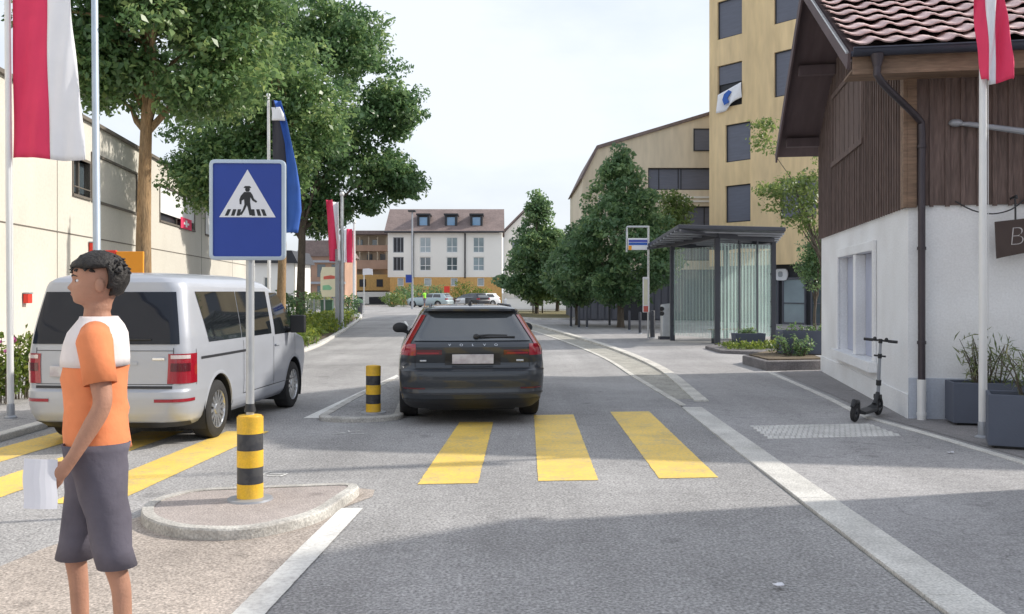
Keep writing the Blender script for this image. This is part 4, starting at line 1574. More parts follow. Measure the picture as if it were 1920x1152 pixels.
# tiles: wavy overlapping courses
mb = MB()
ca, sa = math.cos(R(27.6)), math.sin(R(27.6))
slope_len = (YR + OV) / ca
row = .425
nr_ = int(slope_len / row) + 1
per = .31
NPT = 10
nx = int((LU + VG + .6) / per * NPT)
for r_ in range(nr_):
    s0 = -.05 + r_ * row
    s1 = min(s0 + row + .18, slope_len)
    lines = []
    for sv, lift, lip in ((s0 + .24, .108, 1), (s0 + .004, .118, 1), (s0, .136, 1), (s0 + .02, .142, 1), (s0 + .5 * (s1 - s0), .09, 0), (s1, .03, 0)):
        ln = []
        for i in range(nx + 1):
            x = -VG - .03 + (LU + VG + .6) * i / nx
            ph = (x / per) * 2 * PI
            wv = (.5 + .5 * math.sin(ph)) ** 1.4 * .046
            cell = int(math.floor(x / per - .1))
            jit = (((cell * 7919 + r_ * 104729) % 97) / 97 - .5) * .016
            dn = lift + wv + jit
            sc = sv - (.045 * (.5 + .5 * math.sin(ph + .9)) if lip else 0) + jit * 1.2
            ln.append((x, -OV + sc * ca - dn * sa, zroof(-OV) + TH - .03 + sc * sa + dn * ca))
        lines.append(ln)
    mb.grid(lines)
mb.build('roof_tiles', M['tile'], hs, smooth=True, angle=50)
mb = MB()
q = [(LD + OV + .05, zroof(LD + OV) + TH + .02), (YR, zroof(YR) + TH + .06), (YR, zroof(YR) + TH + .1), (LD + OV + .05, zroof(LD + OV) + TH + .07)]
mb.plate(q, (-VG - .02, 0, 0), (0, 1, 0), (0, 0, 1), 0, LU + VG + .6)
mb.tube([(-VG - .03, YR, zroof(YR) + TH + .07), (LU + .6, YR, zroof(YR) + TH + .07)], .12, 12)
mb.build('far_slope_tiles', M['tile'], hs)
# eave fascia, gutter and downpipe
MB().box(-VG + .02, LU + .6, -OV - .045, -OV - .012, zroof(-OV) - .20, zroof(-OV) + .075).build('eave_fascia', M['wood_fascia'], hs, bevel=.004)
mb = MB().box(-VG + .02, LU + .6, -OV + .0, -.03, zroof(-OV) - .15, zroof(-OV) - .12)
mb.build('eave_soffit', M['wood_fascia'], hs)
n = 12
rg = []
for x in (-VG + .0, LU + .6):
    rg.append([(x, -OV - .125 + .08 * math.cos(PI + PI * k / n), zroof(-OV) + .085 + .085 * math.sin(PI + PI * k / n)) for k in range(n + 1)] +
              [(x, -OV - .125 + .066 * math.cos(-PI * k / n), zroof(-OV) + .085 + .07 * math.sin(-PI * k / n)) for k in range(n + 1)])
mb = MB().rings(rg)
mb.tube([(-VG, -OV - .21, zroof(-OV) + .088), (LU + .6, -OV - .21, zroof(-OV) + .088)], .013, 8)
gt = mb.build('gutter', M['gutter_metal'], hs, smooth=True)
zg = zroof(-OV)
path = dens([(-.53, -OV - .125, zg + .03), (-.53, -OV - .125, zg - .16), (-.47, -OV - .06, zg - .30), (.06, -.18, zg - .66), (.135, -.115, zg - .80), (.135, -.115, 3.2)], .08)
path = [Vector((p.x, p.y, p.z)) for p in [Vector(q) for q in path]] if False else path
mb = MB().tube([tuple(p) for p in path] + [(.135, -.115, .52)], .045, 14)
mb.cyl((-.53, -OV - .125, zg + .02), (-.53, -OV - .125, zg - .13), .085, 14, .05)
for z in (3.5, 2.2, 1.0): mb.cyl((.135, -.115, z - .02), (.135, -.115, z + .02), .056, 14); mb.box(.12, .15, -.08, .0, z - .012, z + .012)
mb.build('downpipe', M['pipe'], hs, smooth=True)
mb = MB().cyl((.135, -.115, 0), (.135, -.115, .53), .055, 16)
mb.cyl((.135, -.115, .07), (.135, -.115, .11), .062, 16)
mb.build('standpipe', M['white_metal'], hs, smooth=True)
# arm bracket on the front and the sagging cable
mb = MB()
mb.tube([(.50, -.05, 3.79), (.7, -.12, 3.765), (2.6, -.55, 3.34)], [.018, .032, .06], 10)
mb.ball((.55, -.09, 3.79), (.09, .06, .05), 10, 6)
mb.build('awning_arm', M['sign_back'], hs, smooth=True)
mb = MB()
mb.tube([tuple(p) for p in dens([(.55, -.06, 2.80), (.75, -.08, 2.68), (.98, -.09, 2.63), (1.2, -.08, 2.68), (1.36, -.06, 2.8)], .05)], .009, 6)
mb.build('hanging_cable', M['black'], hs, smooth=True)
# hanging sign board
sg = thing('hanging_board', 'dark wooden board with chalk lettering hanging from the plaster house front', 'sign', (5.107, 12.03, 0), R(-10.02))
o = Vector((.97, -.20, 2.08))
MB().plate([(.0, .44), (.02, -.02), (.10, .0), (.75, .13), (.75, .52)], o, (1, 0, 0), (0, 0, 1), 0, .035).build('board', M['sign_wood'], sg, bevel=.005)
MB().tube([(1.21, -.18, 2.84), (1.21, -.215, 2.75), (1.21, -.215, 2.53)], .012, 8).build('hook', M['black'], sg, smooth=True)
MB().tube([(1.21, -.03, 2.82), (1.21, -.25, 2.84), (1.21, -.26, 2.80)], .014, 8).build('bracket', M['black'], sg, smooth=True)
text_mesh('Bs', .34, o + Vector((.14, -.038, .24)), (1, .0, .06), (-.06, 0, 1), M['chalk'], 'lettering', sg, .002, 1.0, .15, 'LEFT', -.011)

# --- unseen house added beside the camera, its gable shaped to shade the foreground
nb = thing('shade_house', 'pale gabled house just right of the camera, shading the foreground road', 'house', (6.0, -4, 0))
mb = MB()
NW, NL, NE, NR = 5.0, 12.15, 4.2, 7.0
ops = [(1.5 + i * 3, 2.6 + i * 3, 1.0, 2.3) for i in range(4)]
m2 = wall_holes(-NL, 0, 0, NE, [(-b, -a, c, d) for a, b, c, d in ops], depth=.18)
mb.add([(p[1], -p[0], p[2]) for p in m2.v], m2.f)
mb.box(.25, NW, 0, NL, 0, NE - .01)
mb.plate([(0, 0), (NW, 0), (NW, NE), (NW / 2, NR), (0, NE)], (0, NL, 0), (1, 0, 0), (0, 0, 1), -.02, .22)
mb.plate([(0, 0), (NW, 0), (NW, NE), (NW / 2, NR), (0, NE)], (0, .2, 0), (1, 0, 0), (0, 0, 1), -.02, .18)
mb.build('wall', M['plaster'], nb)
for a, b, c, d in ops:
    w = MB().box(.10, .14, a, b, c, d).build('window', M['frame_dark'], nb)
    MB().box(.08, .105, a + .08, b - .08, c + .08, d - .08).build('pane', M['pane'], w)
mb = MB()
sl_ = (NR - NE) / (NW / 2)
for s in (0, 1):
    xa, xb = (-.1, NW / 2) if s == 0 else (NW + .1, NW / 2)
    za = NE - .1 * sl_
    mb.plate([(xa, za), (xb, NR), (xb, NR + .16), (xa, za + .16)], (0, NL + .1, 0), (1, 0, 0), (0, 0, 1), 0, NL + .2)
mb.build('roof', M['far_roof'], nb)

# --- long pale building on the left
lb = thing('pale_building', 'long cream rendered building with strip windows behind the left trees', 'building', (-8.6, 0, 0), R(7.2))
def lY(px):
    k = (px - 960) / 1750
    return -8.6 / (k + .126) / .992
zt, zb = 5.55, 4.28
strips = [(lY(137), lY(168), zb, 5.25), (lY(172), lY(256), zb, zt), (lY(300), lY(365), zb, zt), (lY(385), lY(420), zb, zt)]
lowers = [(7, 11, .0, 2.5), (44, 48, .0, 2.4)]
mb = MB()
m2 = wall_holes(-4, 58, 0, 6.4, strips + lowers, depth=.2)
mb.add([(-p[1], p[0], p[2]) for p in m2.v], m2.f)           # facing local +x
mb.box(-12, -.5, -4, 58, 0, 6.1)
mb.add([(0, -4, 0), (-.5, -4, 0), (-.5, -4, 6.4), (0, -4, 6.4)], [(0, 3, 2, 1)])
mb.add([(0, 58, 0), (-.5, 58, 0), (-.5, 58, 6.4), (0, 58, 6.4)], [(0, 1, 2, 3)])
mb.build('wall', M['beige'], lb)
MB().box(-12.2, .10, -4.1, 58.1, 6.4, 6.5).build('roof_edge', M['joint'], lb)
MB().box(-12, -1.2, -4, 58, 6.5, 6.56).build('roof', M['sign_back'], lb)
mb = MB()
mb.box(.0, .012, -4, 58, 3.165, 3.195)
for yy in (12, 18, 24, 33, 42, 50): mb.box(.0, .008, yy, yy + .02, .05, 6.1)
mb.build('panel_joint', M['joint'], lb)
for i, (a, b, c, d) in enumerate(strips):
    mb = MB()
    mb.box(-.16, .035, a - .06, b + .06, d, d + .07); mb.box(-.16, .05, a - .06, b + .06, c - .07, c)
    mb.box(-.16, .03, a - .06, a, c, d); mb.box(-.16, .03, b, b + .06, c, d)
    for t in ([.5] if i != 1 else [.33, .66]): mb.box(-.16, -.06, a + (b - a) * t - .03, a + (b - a) * t + .03, c, d)
    w = mb.build('window', M['joint'], lb)
    if i == 0:
        MB().box(-.18, -.14, a, b, c, d).build('pane', M['pane'], w)
        MB().tube([(.03, a, c + .2), (.03, b, c + .2)], .02, 6).build('rail', M['joint'], w)
    else:
        lo = c if i != 2 else c + .02
        mb = MB().box(-.055, -.02, a, b, c + (.30 if i == 2 else .0), d)
        mb.build('blind', M['beige' if i == 1 else 'plaster'], w)
        if i == 2:
            MB().box(-.18, -.14, a, b, c, c + .3).build('pane', M['frame_dark'], w)
for a, b, c, d in lowers:
    w = MB().box(-.2, -.15, a, b, c, d).build('shop_window', M['pane'], lb)
fl = thing('small_flag', 'small red flag with a white cross hung under the left building window', 'flag', (-8.6, 0, 0), R(7.2))
yy = lY(346)
def cr(w, t): return [(-t, -w), (t, -w), (t, -t), (w, -t), (w, t), (t, t), (t, w), (-t, w), (-t, t), (-w, t), (-w, -t), (-t, -t)]
MB().plate([(-1.0, -.22), (1.0, -.22), (1.0, .22), (-1.0, .22)], (.075, yy, 4.42), (0, 1, 0), (0, 0, 1), 0, .012).build('cloth', M['flag_red'], fl)
MB().plate([(x * 3.4, z) for x, z in cr(.14, .045)], (.0875, yy, 4.42), (0, 1, 0), (0, 0, 1), 0, .006).build('cross', M['flag_white'], fl)

# --- ochre tower behind the shelter
tw = thing('apartment_tower', 'tall ochre clad tower with grey window blinds behind the bus shelter', 'building', (10.57, 50, 0), math.atan2(-.79, .61))
rows_ = [(15.0, 17.0), (11.35, 13.6), (8.43, 10.4), (5.26, 7.2)]
c1 = [(.55, 2.17), (.55, 2.17), (1.09, 2.71), (1.09, 2.71)]
c2 = [(4.16, 5.8), (4.16, 5.8), (4.7, 6.3), (4.5, 6.6)]
ops = []
for (z0, z1), a, b in zip(rows_, c1, c2): ops += [(a[0], a[1], z0, z1), (b[0], b[1], z0, z1), (b[0] + 4, b[1] + 4, z0, z1)]
mb = wall_holes(0, 13, 3.0, 20, ops, depth=.22)
mb.box(0, 13, .35, 10, 3.0, 20)
mb.add([(0, 0, 3), (0, .35, 3), (0, .35, 20), (0, 0, 20)], [(0, 3, 2, 1) if False else (0, 1, 2, 3)])
mb.add([(0, 0, 3), (13, 0, 3), (13, .35, 3), (0, .35, 3)], [(0, 3, 2, 1)])
mb.build('wall', M['ochre'], tw)
for i, o_ in enumerate(ops):
    if i == 3:
        w = window(tw, *o_, depth=.2, pane='frame_dark', frame='frame_dark', fw=.05)
        MB().box(o_[0] + .06, o_[1] - .06, .10, .14, o_[2] + 1.25, o_[3] - .05).build('blind', M['blind'], w)
    else:
        window(tw, *o_, depth=.14, pane='blind', frame='frame_dark', fw=.06)
mb = MB().box(.2, 13, .5, 9.5, 0, 3.0)
mb.build('ground_floor', M['frame_dark'], tw)
# shop front (seen right of the shelter)
for a, b, pn in ((2.6, 4.1, 'pane'), (4.35, 5.7, 'pane_light'), (6.0, 7.4, 'pane'), (7.7, 9.5, 'pane')):
    mb = MB()
    mb.box(a, a + .07, .40, .495, 0, 2.35); mb.box(b - .07, b, .40, .495, 0, 2.35); mb.box(a + .07, b - .07, .40, .495, 2.25, 2.35); mb.box(a + .07, b - .07, .40, .495, 0, .12)
    mb.box(a + .07, b - .07, .41, .495, 1.05, 1.1)
    w = mb.build('shop_window', M['slate_clad'], tw)
    MB().box(a + .07, b - .07, .45, .49, .12, 2.25).build('pane', M[pn], w)
ss = thing('shop_sign', 'round white shop sign with a dark glyph on the dark shop front', 'sign', (10.57, 50, 0), math.atan2(-.79, .61))
px_, pz_ = 4.32, 2.5
MB().plate([(p.x, p.y) for p in rounded([(-.36, -.29), (.30, -.29), (.38, .0), (.30, .29), (-.36, .29)], 6, .2)], (px_, .44, pz_), (1, 0, 0), (0, 0, 1), 0, .08).build('panel', M['sign_white'], ss)
MB().plate([(p.x, p.y) for p in rounded([(-.12, -.12), (.14, -.12), (.14, .16), (-.12, .16)], 5, .1)], (px_ - .05, .355, pz_), (1, 0, 0), (0, 0, 1), 0, .012).build('glyph', M['sign_back'], ss)
# flag out of the tower window
wf = thing('window_flag', 'white flag with a blue diamond emblem draped from the tower window', 'flag', (10.57, 50, 0), math.atan2(-.79, .61))
def cloth(rows, cols, fn): return [[fn(i / cols, j / rows) for i in range(cols + 1)] for j in range(rows + 1)]
a, b = .66, 2.2
fn = lambda u, v: (a + (b - a) * u, -.10 - .10 * math.sin(u * 9 + v * 2) * v - .05 * v, 12.05 + .42 * u - (.98 + .10 * math.sin(u * 5)) * v * (1 - .12 * u))
MB().grid(cloth(8, 24, fn)).build('cloth', M['flag_white'], wf, smooth=True, solid=.012)
c0 = fn(.42, .45)
MB().plate([(-.26, -.05), (-.1, -.36), (.2, -.25), (.05, 0), (.3, .3), (.1, .42), (-.18, .25)], (c0[0], c0[1] - .09, c0[2] + .0), (1, 0, 0), (0, .15, 1), 0, .03).build('emblem', M['flag_blue'], wf)

# --- lower ochre building with a slanting roofline
ob = thing('ochre_building', 'lower pale ochre building with a slanting roof edge left of the tower', 'building', (4.0, 53, 0))
ops = [(3.73, 9.0, 7.42, 8.68), (4.9, 9.0, 5.35, 6.5), (4.9, 9.0, 3.4, 4.5)]
mb = wall_holes(.85, 10, 2.9, 9.75, ops, depth=.25)
mb.plate([(0, 2.9), (.85, 2.9), (.85, 9.75), (0, 8.1)], (0, 0, 0), (1, 0, 0), (0, 0, 1), -.4, 0)
mb.plate([(.85, 9.75), (10, 9.75), (10, 12.5)], (0, 0, 0), (1, 0, 0), (0, 0, 1), -.4, 0)
mb.box(.05, 10, .4, 12, 2.9, 8.1)
mb.plate([(0, 8.1), (10, 8.1), (10, 12.4), (.85, 9.75)], (0, .41, 0), (1, 0, 0), (0, 0, 1), -11, 0)
mb.build('wall', M['ochre_pale'], ob)
window(ob, *ops[0], depth=.22, pane='blind', mull=(.12, .33, .36), fw=.07)
window(ob, *ops[1], depth=.22, pane='blind', mull=(.15, .18, .5), fw=.07)
window(ob, *ops[2], depth=.22, pane='blind', mull=(.33, .66), fw=.07)
mb = MB()
window(ob, 6.3, 7.5, 9.62, 10.9, y=-.24, depth=.22, pane='blind', fw=.06)
for z in (6.72, 6.95, 4.75): MB().box(.9, 10, -.07, -.003, z, z + .1).build('sill_band', M['white_wall'], ob)
mb = MB()
mb.beam((-.15, 6, 8.1), (.80, 6, 9.85), 12.8, .18, up=(-1, 0, .5)) if False else None
mb.plate([(-.12, 8.05), (0.0, 8.05), (.88, 9.76), (10.2, 12.58), (10.2, 12.75), (.80, 9.93)], (0, -.12, 0), (1, 0, 0), (0, 0, 1), -12, 0)
mb.build('roof', M['far_roof'], ob)
mb = MB().box(-.3, 10, .02, 11, 0, 2.9)
x = -.3
while x < 9.5:
    mb.box(x, x + .32, -.04, .02, .1, 2.88)
    x += .40
mb.build('ground_floor', M['slate_clad'], ob)
mb = MB().box(2.35, 3.7, -.07, -.042, 0, 2.5)
mb.build('doorway', M['frame_dark'], ob)

# --- white block with brown roof, far along the road
KB = 1750 / 118
wb = thing('white_apartment_block', 'white apartment block with brown roof, three dormers and orange ground floor', 'building', (xat(727, 118), 118, 0))
fx = lambda px: (px - 727) / KB
fz = lambda y: H + (HZ - y) / KB
cols_ = [(737, 757), (787, 808), (837, 858), (887, 908)]
ops = []
for a, b in cols_:
    ops += [(fx(a), fx(b), fz(474), fz(445)), (fx(a), fx(b), fz(508), fz(482))]
WBW = fx(941)
mb = wall_holes(0, WBW, fz(520), fz(437), ops, depth=.25)
mb.box(0, WBW, .5, 9, fz(520), fz(437))
mb.plate([(.5, fz(437) - .3), (8.5, fz(437) - .3), (4.5, fz(437) + 2.6)], (WBW - .02, 0, 0), (0, 1, 0), (0, 0, 1), -.3, 0)
mb.build('wall', M['white_wall'], wb)
gops = [(fx(a), fx(b), fz(537), fz(521.5)) for a, b in ((745, 757), (795, 809), (845, 858), (895, 908))]
mb = wall_holes(.3, WBW, 0, fz(520), gops, depth=.2)
mb.build('ground_floor', M['orange_wall'], wb)
for i, o_ in enumerate(ops):
    window(wb, *o_, depth=.2, pane=('frame_dark' if i < 2 else ('pane_light' if i in (2, 4, 6, 7) else 'pane')), frame='white_metal' if i > 1 else 'sign_back', mull=(.5,) if i > 1 else (.35, .7), trans=(.38,) if i > 1 else (), fw=.09)
for o_ in gops: window(wb, *o_, depth=.16, pane='pane_light', frame='white_metal', fw=.09)
mb = MB()
for s in (0, 1):
    ya, yb = (-.6, 4.6) if s == 0 else (9.6, 4.6)
    za, zr_ = fz(437), 12.25
    mb.plate([(ya, za), (yb, zr_), (yb, zr_ + .22), (ya, za + .22)], (-.35, 0, 0), (0, 1, 0), (0, 0, 1), 0, WBW + .6)
mb.build('roof', M['far_roof'], wb)
MB().tube([(-.35, -.66, fz(437) + .08), (WBW + .25, -.66, fz(437) + .08)], .1, 8).build('gutter', M['frame_dark'], wb)
for px in (872, 775): MB().tube([(fx(px), -.12, fz(438)), (fx(px), -.12, fz(522))], .09, 8).build('downpipe', M['frame_dark'], wb)
for px in (793, 845, 893):
    x = fx(px)
    mb = MB()
    mb.box(x - .78, x - .5, .55, 4.5, fz(433), fz(403)); mb.box(x + .5, x + .78, .55, 4.5, fz(433), fz(403)); mb.box(x - .9, x + .9, .35, 4.5, fz(403), fz(400)); mb.box(x - .5, x + .5, .75, 4.5, fz(433), fz(403) - .01)
    d = mb.build('dormer', M['frame_dark'], wb)
    MB().box(x - .5, x + .5, .68, .745, fz(431), fz(407)).build('pane', M['pane_blue'], d)

# --- terrace with timber balconies left of the white block
KT = 1750 / 126
tb = thing('balcony_block', 'orange and reddish block with stacked balconies left of the white block', 'building', (xat(640, 126), 126, 0))
tx = lambda px: (px - 640) / KT
tz = lambda y: H + (HZ - y) / KT
MB().box(0, tx(733), 1.6, 11, 1.6, tz(440)).build('wall', M['tan'], tb)
MB().box(-.3, tx(733) + .3, -.4, 11, tz(440), tz(433)).build('roof', M['far_roof'], tb)
for y0, y1, m_ in ((488, 505, 'brick'), (460, 471, 'brick'), (515, 545, 'orange_wall')):
    b = MB().box(0, tx(733), .0, 1.55, tz(y1), tz(y0)).build('balcony', M[m_], tb)
    if y1 != 545:
        for k in range(6): MB().box(k * 1.2, k * 1.2 + .14, .05, .2, tz(y0), tz(y0 - 16)).build('balcony_post', M['tan'], b)
for px in (680, 712):
    MB().box(tx(px - 6), tx(px + 6), -.06, -.003, tz(538), tz(524)).build('window', M['frame_dark'], tb)
for px, y0, y1 in ((672, 449, 459), (700, 449, 459), (715, 476, 487), (690, 476, 487)):
    MB().box(tx(px - 5), tx(px + 5), 1.5, 1.597, tz(y1), tz(y0)).build('window', M['pane'], tb)
mb = MB().box(0, tx(733), 0, 10, .0, 1.6)
b_ = mb.build('base', M['white_wall'], tb)
for a, b in ((668, 680), (692, 722)): MB().box(tx(a), tx(b), -.02, -.003, .0, tz(557)).build('garage_opening', M['frame_dark'], b_)
# --- darker terrace further left
db = thing('brown_terrace', 'grey and brown terrace half hidden behind the oval board', 'building', (xat(560, 105), 105, 0))
KD = 1750 / 105
MB().box(0, 5.2, 0, 8, 0, 5.6).build('wall', M['brick'], db)
MB().plate([(-.4, 5.6), (5.5, 5.6), (4.4, 7.4), (.6, 7.4)], (0, -.3, 0), (1, 0, 0), (0, 0, 1), -8.5, 0).build('roof', M['far_roof'], db)
for i in range(3):
    for k in range(2): MB().box(.5 + i * 1.6, 1.4 + i * 1.6, -.05, -.003, .9 + k * 2.4, 2.3 + k * 2.4).build('window', M['pane'], db)
for k in range(2): MB().box(-.1, 5.3, -.7, -.1, 2.5 + k * 2.4, 2.75 + k * 2.4).build('balcony', M['sign_back'], db)
# --- white cottage behind the sign
wc = thing('white_cottage', 'small white house glimpsed right of the blue sign, between tree trunks', 'house', (xat(478, 74), 74, 0))
wall_holes(0, 3.1, 0, 4.0, [(.7, 1.3, 1.6, 2.8), (1.9, 2.5, 1.6, 2.8)], depth=.2).box(0, 3.1, .4, 6, 0, 3.98).build('wall', M['white_wall'], wc)
MB().plate([(-.4, 3.9), (3.5, 3.9), (3.0, 4.9), (.1, 4.9)], (0, -.4, 0), (1, 0, 0), (0, 0, 1), -6.5, 0).build('roof', M['frame_dark'], wc)
for a in (.7, 1.9): window(wc, a, a + .6, 1.6, 2.8, depth=.15, fw=.06, frame='white_metal')
# --- gabled white house right of the block
gb = thing('gabled_house', 'white gabled house showing its brown roof edge above the lawn tree', 'house', (xat(944, 128), 128, 0))
KG = 1750 / 128
MB().plate([(0, 0), (6, 0), (6, 9), (3.0, 12.6), (0, 9.6)], (0, 0, 0), (1, 0, 0), (0, 0, 1), -8, 0).build('wall', M['white_wall'], gb)
mb = MB()
mb.beam((-.4, 4, 9.35), (3.1, 4, 12.9), 9, .25, up=(-.7, 0, .7)) if False else None
mb.plate([(-.5, 9.2), (3.0, 12.75), (6.5, 9.0), (6.6, 9.2), (3.0, 13.1), (-.65, 9.4)], (0, -.4, 0), (1, 0, 0), (0, 0, 1), -8.6, 0)
mb.build('roof', M['far_roof'], gb)
for z in (2.0, 5.0, 7.5): MB().box(1.2, 2.2, -.05, -.003, z, z + 1.2).build('window', M['pane'], gb)
lw = thing('boundary_wall', 'low pale wall running behind the lawn and its trees', 'wall', (xat(950, 88), 88, 0))
MB().box(0, 10.5, 0, .3, 0, 1.0).build('wall_body', M['white_wall'], lw)
MB().box(-.05, 10.55, -.05, .35, 1.0, 1.08).build('coping', M['stone'], lw)
# ------------------------------------------------------------------ street furniture
def bollard(loc, h, label):
    b = thing('striped_bollard', label, 'bollard', loc, 0, 'yellow and black striped bollards')
    r = .098
    n = 5
    for k in range(n):
        z0, z1 = h * k / n, h * (k + 1) / n
        q = r if k % 2 == 0 else r - .002
        MB().lathe([(q, z0), (q, z1)], 32, cap=False).build('black_band' if k % 2 else 'yellow_band', M['stripe_black' if k % 2 else 'stripe_yellow'], b, smooth=True)
    MB().lathe([(r - .006, h - .01), (r - .012, h + .008), (.04, h + .014)], 32).build('cap', M['stripe_yellow'], b, smooth=True)
    MB().lathe([(.17, -.004), (.165, .012), (.11, .018)], 28).build('base_plate', M['sign_back'], b, smooth=True)
    return b


BX, BY = g(469, 930, .1)
bollard((BX, BY, .074), .63, 'striped bollard on the near traffic island at the foot of the blue sign')
b2x, b2y = g(700, 773, .06)
bollard((b2x, b2y, .052), .615, 'striped bollard standing free on the far island left of the grey car')

cs = thing('crossing_sign', 'blue pedestrian crossing sign on a steel pole rising from the near bollard', 'sign', (BX, BY, 0))
MB().cyl((0, 0, .12), (0, 0, 2.56), .031, 18).build('pole', M['galv'], cs, smooth=True)
MB().cyl((0, 0, .74), (0, 0, .80), .045, 18, .034).build('collar', M['black'], cs, smooth=True)
yp = -.05
o = Vector((-.005, yp, 2.265))
ex, ez = Vector((1, 0.045, 0)).normalized(), Vector((0, 0, 1))
hw, hh = .283, .378
fr = MB()
P_ = rounded([(-hw, -hh), (hw, -hh), (hw, hh), (-hw, hh)], 5, .045)
I_ = rounded([(-hw + .027, -hh + .027), (hw - .027, -hh + .027), (hw - .027, hh - .027), (-hw + .027, hh - .027)], 5, .02)
nn = ex.cross(ez)
to3 = lambda p, t: tuple(o + ex * p.x + ez * p.y + nn * t)
fr.rings([[to3(p, -.03) for p in P_], [to3(p, .010) for p in P_], [to3(p * .985, .014) for p in P_], [to3(p, .014) for p in I_], [to3(p, -.0) for p in I_]], cap=False)
fr.build('sign_rim', M['galv_blue'], cs, smooth=True, angle=40)
face = MB().plate([(p.x, p.y) for p in rounded([(-hw + .02, -hh + .02), (hw - .02, -hh + .02), (hw - .02, hh - .02), (-hw + .02, hh - .02)], 5, .03)], o, ex, ez, -.026, .002).build('sign_face', M['sign_blue'], cs)
tri = [(-.168, -.030), (.168, -.030), (.0, .258)]
GS = 1.25
gs = lambda P: [(a * GS, b * GS - .018) for a, b in P]
MB().plate(gs(tri), o, ex, ez, .003, .0046).build('white_triangle', M['sign_white'], cs)
mb = MB()
fig = [[(-.014, .158), (.014, .158), (.022, .150), (.022, .147), (.013, .146), (.015, .134), (.008, .124), (-.008, .124), (-.014, .134), (-.012, .146), (-.022, .147), (-.022, .150)],
       [(-.020, .122), (.018, .122), (.030, .105), (.040, .080), (.058, .066), (.052, .057), (.030, .070), (.018, .090), (.016, .062), (.020, .030), (.028, -.018), (.012, -.018), (.002, .028), (-.004, .042), (-.014, .018), (-.034, -.016), (-.052, -.016), (-.030, .012), (-.018, .046), (-.020, .078), (-.034, .070), (-.036, .048), (-.046, .048), (-.048, .076), (-.040, .098)]]
for f_ in fig: mb.plate(gs(f_), o, ex, ez, .0052, .0064)
mb.build('walker_symbol', M['sign_black'], cs)
mb = MB()
mb = None
for k, x in enumerate((-.125, -.088, -.0555, .036, .072, .105)):
    mb = MB()
    sk = -.10 * x - (.004 if x > 0 else -.004)
    sl = x * -.16
    mb.plate(gs([(x - .010, -.021), (x + .010, -.021), (x + .010 + sl * .9, .018), (x - .010 + sl * .9, .018)]), o, ex, ez, .0052, .0062)
    mb.build('stripe_symbol', M['sign_black'], cs)
mb = MB()
for z in (2.1, 2.47): mb.box(-.12, .12, -.032, .03, z - .018, z + .018)
mb.build('clamp', M['galv'], cs, bevel=.004)


def flagpole(name, label, loc, top, r, m='white_metal', lean=0, group='flagpoles along the street', cat='flagpole'):
    f = thing(name, label, cat, loc, 0, group)
    MB().tube([(0, 0, 0), (lean * .3, 0, top * .3), (lean, 0, top)], [r, r * .96, r * .75], 16).build('pole', M[m], f, smooth=True)
    MB().lathe([(r * 1.9, 0), (r * 1.9, .03), (r * 1.15, .05), (r * 1.15, .18), (r, .2)], 20).build('base', M['sign_back'], f, smooth=True)
    mb = MB().ball((lean, 0, top + r), r * 1.3, 12, 8)
    mb.tube([(lean * .1 + r + .012, -.01, 1.1), (lean + r * .8 + .012, -.01, top - .1)], .004, 5)
    mb.build('cap_and_halyard', M['white_metal'], f, smooth=True)
    return f


flagpole('flagpole', 'slim white flagpole at the left picture edge in front of the cream building', (*g(20, 786), 0), 7.4, .042, lean=-.06)
flagpole('flagpole', 'white flagpole planted between the grey planters in front of the plaster house', (*g(1843, 824), 0), 6.6, .045, lean=0)
lp = thing('street_lamp', 'pale blue-grey lamp column rising beside the left red and white flag', 'street lamp', (xat(185, 15.8), 15.8, 0))
MB().tube([(0, 0, 0), (0, 0, 1.2), (-.02, 0, 1.25), (-.09, 0, 9)], [.085, .085, .065, .05], 18).build('pole', M['galv_blue'], lp, smooth=True)
MB().tube([(-.09, 0, 8.95), (.3, .0, 9.3), (1.2, 0, 9.4)], [.05, .045, .04], 10).build('arm', M['galv_blue'], lp, smooth=True)
MB().fbox((1.4, 0, 9.38), (1, 0, 0), (0, 1, 0), (0, 0, 1), (-.3, .35), (-.14, .14), (-.05, .06)).build('lamp_head', M['sign_back'], lp, bevel=.03)


def cloth_flag(name, label, d, tops, bots, z0, z1, mats, group, names, wave=.05, freq=9, fall=.0, n=(10, 30)):
    """hanging vertical banner; tops/bots are x positions of the panel borders at the top and bottom"""
    root = thing(name, label, 'flag', (tops[0], d, 0), 0, group)
    for i in range(len(tops) - 1):
        def fn(u, v):
            xt = tops[i] + (tops[i + 1] - tops[i]) * u
            xb = bots[i] + (bots[i + 1] - bots[i]) * u
            vv = v ** 1.15
            x = xt + (xb - xt) * vv
            q = (x - tops[0]) / max(.2, bots[-1] - bots[0])
            y = wave * 1.3 * (.25 + .75 * v) * math.sin(freq * q + 2.2 * v) + .012 * math.sin(freq * 3.7 * q + 9 * v) + wave * .45 * math.sin(freq * 2.1 * q - 3 * v + 1.3) * v
            z = z1 + (z0 - z1) * v + .02 * math.sin(freq * .7 * q + 1) * v - fall * u * v * (1 if i else .3)
            return (x - tops[0], y, z)
        MB().grid(cloth(n[1], n[0], fn)).build(names[i], M[mats[i]], root, smooth=True, solid=.006, angle=180)
    return root


